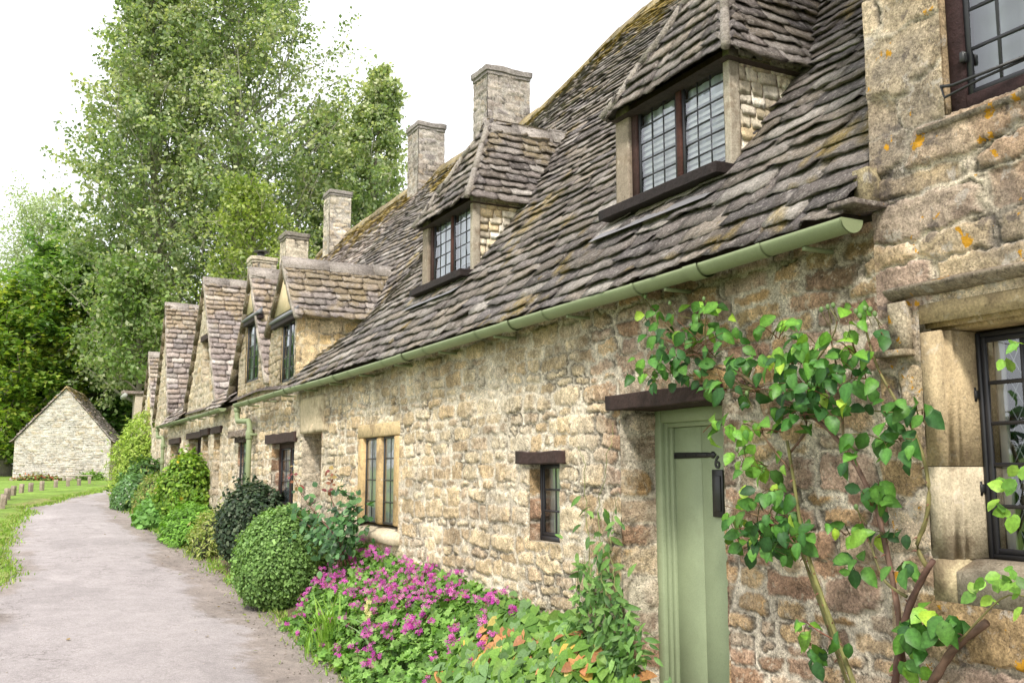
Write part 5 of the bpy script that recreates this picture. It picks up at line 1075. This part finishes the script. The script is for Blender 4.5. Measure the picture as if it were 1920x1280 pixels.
# ================================================================== TREES
def tree(name, label, x, D, ytop, R, prof, nl, size, pal, t0=.12, nprim=70, nsec=6, up=.55, mat='leaf_tree', seed=0, trunk=.28, group='trees behind the cottages', wob=.5, bark=(.20, .18, .14), cl=.42, hang=0., lean=0., barkbr=None, sec_len=(.25, .5), flat=.7, limbs=0):
    rg = np.random.default_rng(seed); root = thing(name, label, 'tree', group)
    p = onD(x, 880, D); base = A([p[0], p[1], G(p[1]) - .1]); H = onD(x, ytop, D)[2] - base[2]
    side = R_ * lean
    def tp(t): return base + A([wob * sin(t * 5 + seed) * t, wob * cos(t * 4 + seed) * t, H * t]) + side * t * t
    tt = np.linspace(0, .97, 16); tb, lv = MB(), []
    tb.tube([tp(t) for t in tt], trunk * (1 - tt) ** .8 + .02, bark, 9)
    br = MB(); bb = barkbr if barkbr is not None else bark
    for i in range(nprim):
        t = t0 + (1 - t0) * ((i + rg.random()) / nprim) ** .9 * .97; az = i * 2.39996 + rg.normal(0, .3); L = max(.5, R * prof(t) * rg.uniform(.72, 1.12)); el = up + (1 - up) * .55 * t + rg.normal(0, .1)
        st = tp(t); hd_ = A([cos(az), sin(az), 0]); n = 7; s = np.linspace(0, 1, n); bend = .18 * L
        P = st + hd_ * (L * cos(el) * s)[:, None] + A([0, 0, 1.]) * (L * sin(el) * s + bend * (s ** 2) - hang * L * s ** 2)[:, None] + rg.normal(0, .03 * L, (n, 3)) * s[:, None]
        br.tube(P, np.linspace(max(.045, .25 * trunk * (1.2 - t) * 1.6), .018, n), bb, 4, False)
        for j in range(nsec):
            f_ = .25 + .75 * (j + rg.random()) / nsec; q = st + (P[-1] - st) * f_; k = min(int(f_ * (n - 1)), n - 2); q = P[k] + (P[k + 1] - P[k]) * (f_ * (n - 1) - k)
            d = hd_ * rg.uniform(.2, 1.) + rg.normal(0, .6, 3) + A([0, 0, .35 - hang]); d /= np.linalg.norm(d); l = L * rg.uniform(*sec_len) * (1.15 - f_ * .5) + .35
            e = q + d * l
            if rg.random() < .55: br.tube([q, q + d * l * .5 + rg.normal(0, .04, 3), e], [.022, .014, .006], bb, 3, False)
            nn = max(4, int(nl / (nprim * nsec) * rg.uniform(.5, 1.5))); w_ = rg.random(nn) ** .8
            lv.append(q + (e - q) * w_[:, None] * 1.12 + rg.normal(0, 1, (nn, 3)) * cl * A([1, 1, .75]) * (.6 + .25 * l) - A([0, 0, hang * .8]) * rg.random((nn, 1)) * l)
    for i in range(limbs):
        t = .16 + .6 * (i + rg.random()) / max(1, limbs); az = i * 2.4 + rg.normal(0, .4); L = R * prof(t) * 1.05; s = np.linspace(0, 1, 8); hd_ = A([cos(az), sin(az), 0])
        tb.tube(tp(t) + hd_ * (L * .62 * s ** .9)[:, None] + A([0, 0, 1.]) * (L * 1.0 * s ** 1.15)[:, None] + rg.normal(0, .05 * L, (8, 3)) * s[:, None], np.linspace(.42 * trunk * (1.15 - t), .02, 8), bb, 6, False)
    lv = np.vstack(lv); n = len(lv); g = G(lv[:, 1]); lv = lv[lv[:, 2] > g + .2]; n = len(lv)
    nrm = rg.normal(0, 1, (n, 3)) + A([0, 0, flat]); tdir = rg.normal(0, 1, (n, 3)) + A([0, 0, -.6 - hang]); pal = A(pal, dtype=float)
    nz_ = fbm(lv[:, 0] * .45, lv[:, 1] * .45, lv[:, 2] * .45, 800 + seed); ix = np.clip(((nz_ * .9 + .5 + rg.normal(0, .28, n)) * len(pal)).astype(int), 0, len(pal) - 1)
    m = MB(); m.scatter(*QUAD, lv, frames(nrm, tdir), rg.uniform(.55, 1.45, n) * size, 1.0 * pal[ix] * (1 + rg.normal(0, .16, (n, 1)))); m.build('crown', M[mat], root)
    t_ = tb.build('trunk', M['bark'], root, True); br.build('branch', M['bark'], t_)
    return root
POP = [[.145, .205, .09], [.20, .27, .12], [.26, .33, .155], [.33, .39, .20], [.50, .52, .33]]
cone = lambda t: (1.15 - t) ** .75 * (.55 + .6 * min(t / .25, 1)) 
tree('poplar_tree', 'tallest poplar with an airy grey-green crown above the gables', 425, 60, -95, 10.4, cone, 66000, .245, POP, t0=.10, nprim=115, nsec=9, seed=1, trunk=.42, up=.50, barkbr=(.30, .29, .23), cl=.19, limbs=16, sec_len=(.30, .58))
tree('poplar_tree', 'left poplar, its crown edge against the white sky', 292, 56, -40, 6.3, lambda t: (1.12 - t) ** .7 * (.6 + .5 * min(t / .3, 1)), 44000, .24, POP, t0=.10, nprim=105, nsec=9, seed=2, trunk=.38, up=.40, barkbr=(.27, .26, .2), lean=-1.9, cl=.19, limbs=14, sec_len=(.30, .58))
tree('poplar_tree', 'shorter poplar between the tallest one and the chimneys', 692, 56, 118, 4.9, lambda t: (1.04 - t) ** .85 * 1.2 * (.8 + .3 * min(t / .3, 1)), 28000, .24, POP, t0=.15, nprim=80, nsec=8, seed=3, trunk=.3, up=.65, cl=.19, sec_len=(.30, .58), limbs=8, barkbr=(.30, .29, .23))
tree('poplar_tree', 'low poplar crown filling the gap behind the rubble chimneys', 590, 63, 215, 5.0, lambda t: (1.1 - t) ** .55, 21000, .25, POP, t0=.12, nprim=80, nsec=8, seed=4, trunk=.3, up=.55, cl=.30)
tree('birch_tree', 'small yellow-green tree just above the gable chimneys', 452, 44, 372, 2.9, lambda t: sin(pi * (.12 + .8 * t)) ** .8, 13000, .17, [[.22, .28, .065], [.28, .34, .09], [.35, .40, .13], [.17, .24, .05]], t0=.3, nprim=60, nsec=8, seed=5, trunk=.16, up=.7, cl=.24, barkbr=(.3, .28, .2))
tree('lime_tree', 'pale leaved tree with drooping sprays between poplar and dark trees', 245, 50, 505, 3.1, lambda t: sin(pi * (.15 + .75 * t)), 10000, .24, [[.14, .22, .065], [.20, .29, .095], [.33, .37, .20], [.25, .34, .12]], t0=.4, nprim=50, nsec=7, seed=6, trunk=.2, up=.2, hang=.25, cl=.28)
DK = [[.085, .165, .045], [.125, .225, .06], [.165, .28, .075], [.25, .37, .11]]
dome = lambda t: max(.12, sin(pi * (.2 + .76 * t)) ** .7)
tree('sycamore_tree', 'dark green rounded tree directly behind the barn', 135, 62, 490, 5.6, dome, 34000, .34, DK, t0=.06, nprim=95, nsec=7, seed=7, trunk=.4, up=.10, cl=.28, flat=2.2)
tree('sycamore_tree', 'dark tree closest to the end gable of the row', 238, 66, 585, 4.4, dome, 27000, .34, DK, t0=.04, nprim=85, nsec=7, seed=8, trunk=.35, up=.10, cl=.30, flat=2.2)
tree('maple_tree', 'yellow-tinged maple at the left edge of the photo', 10, 58, 575, 4.9, dome, 28000, .32, [[.11, .20, .035], [.19, .29, .05], [.28, .37, .06], [.38, .42, .09]], t0=.05, nprim=85, nsec=7, seed=9, trunk=.35, up=.08, cl=.26, flat=2.2)
tree('willow_tree', 'pale silvery willow far off at the left', 38, 92, 398, 5.6, lambda t: sin(pi * (.15 + .75 * t)) ** .7, 20000, .24, [[.34, .41, .25], [.40, .47, .31], [.46, .51, .38], [.28, .35, .19]], t0=.25, nprim=70, seed=10, trunk=.35, up=.8, barkbr=(.3, .28, .22), cl=.5)
tree('holly_tree', 'low dark evergreen filling the shade left of the barn', -45, 62, 700, 3.6, dome, 10000, .30, DK, t0=.02, nprim=60, seed=12, trunk=.25, up=.1)
tree('holly_tree', 'low dark evergreen behind the bend of the lane', 268, 78, 690, 5.0, dome, 16000, .32, DK, t0=.02, nprim=70, seed=13, trunk=.25, up=.1)
for k_, (x_, d_, y_, lab_) in enumerate(((-230, 70, 640, 'dark evergreen at the far left of the lawn'), (-480, 82, 600, 'broad green tree well left of the lane'), (-800, 95, 560, 'distant green tree farthest left of the lane'))):
    tree('holly_tree', lab_, x_, d_, y_, 6.5, dome, 12000, .36, DK, t0=.03, nprim=60, seed=20 + k_, trunk=.3, up=.12)

# ================================================================== LIGHT, SKY, CAMERA
SUN_EL, SUN_AZ = radians(48), radians(-36)               # soft high sun behind the camera's left shoulder, through cloud
w = bpy.data.worlds.new('World'); SC.world = w; w.use_nodes = True
nt = w.node_tree; nt.nodes.clear()
out = nt.nodes.new('ShaderNodeOutputWorld'); bg = nt.nodes.new('ShaderNodeBackground')
sky = nt.nodes.new('ShaderNodeTexSky'); sky.sky_type = 'NISHITA'; sky.sun_disc = False; sky.sun_elevation = SUN_EL; sky.sun_rotation = radians(180) - SUN_AZ
sky.dust_density = 3.; sky.air_density = 1.
mx = nt.nodes.new('ShaderNodeMix'); mx.data_type = 'RGBA'
tc = nt.nodes.new('ShaderNodeTexCoord'); nz = nt.nodes.new('ShaderNodeTexNoise'); nz.inputs['Scale'].default_value = 2.2; nz.inputs['Detail'].default_value = 4
nt.links.new(tc.outputs['Generated'], nz.inputs['Vector'])
mr = nt.nodes.new('ShaderNodeMapRange'); mr.inputs[1].default_value = .3; mr.inputs[2].default_value = .7; mr.inputs[3].default_value = .84; mr.inputs[4].default_value = .97
nt.links.new(nz.outputs['Fac'], mr.inputs[0]); nt.links.new(mr.outputs[0], mx.inputs[0])
mx.inputs[7].default_value = (9.3, 9.35, 9.6, 1)          # a bright even cloud layer over the sky
nt.links.new(sky.outputs[0], mx.inputs[6]); nt.links.new(mx.outputs[2], bg.inputs['Color']); bg.inputs['Strength'].default_value = .098
nt.links.new(bg.outputs[0], out.inputs['Surface'])
ld = bpy.data.lights.new('sun', 'SUN'); ld.energy = 2.5; ld.angle = radians(9); ld.color = (1, .95, .87)
lo = bpy.data.objects.new('sun', ld); COL.objects.link(lo)
from mathutils import Vector
sd = Vector((sin(SUN_AZ) * cos(SUN_EL), -cos(SUN_AZ) * cos(SUN_EL), sin(SUN_EL)))
lo.rotation_euler = sd.to_track_quat('Z', 'Y').to_euler(); lo.location = (-10, -10, 20)
cd = bpy.data.cameras.new('camera'); cam = bpy.data.objects.new('camera', cd); COL.objects.link(cam)
cd.sensor_width = 36; cd.lens = FPX / 1920 * 36; cd.clip_end = 2000; cd.clip_start = .05
cam.location = (0, 0, EYE); cam.rotation_euler = (pi / 2 + PH, 0, -TH)
SC.camera = cam
SC.view_settings.view_transform = 'Standard'; SC.view_settings.look = 'None'; SC.view_settings.gamma = 1; SC.view_settings.exposure = .95
SC.cycles.max_bounces = 6; SC.cycles.transparent_max_bounces = 12
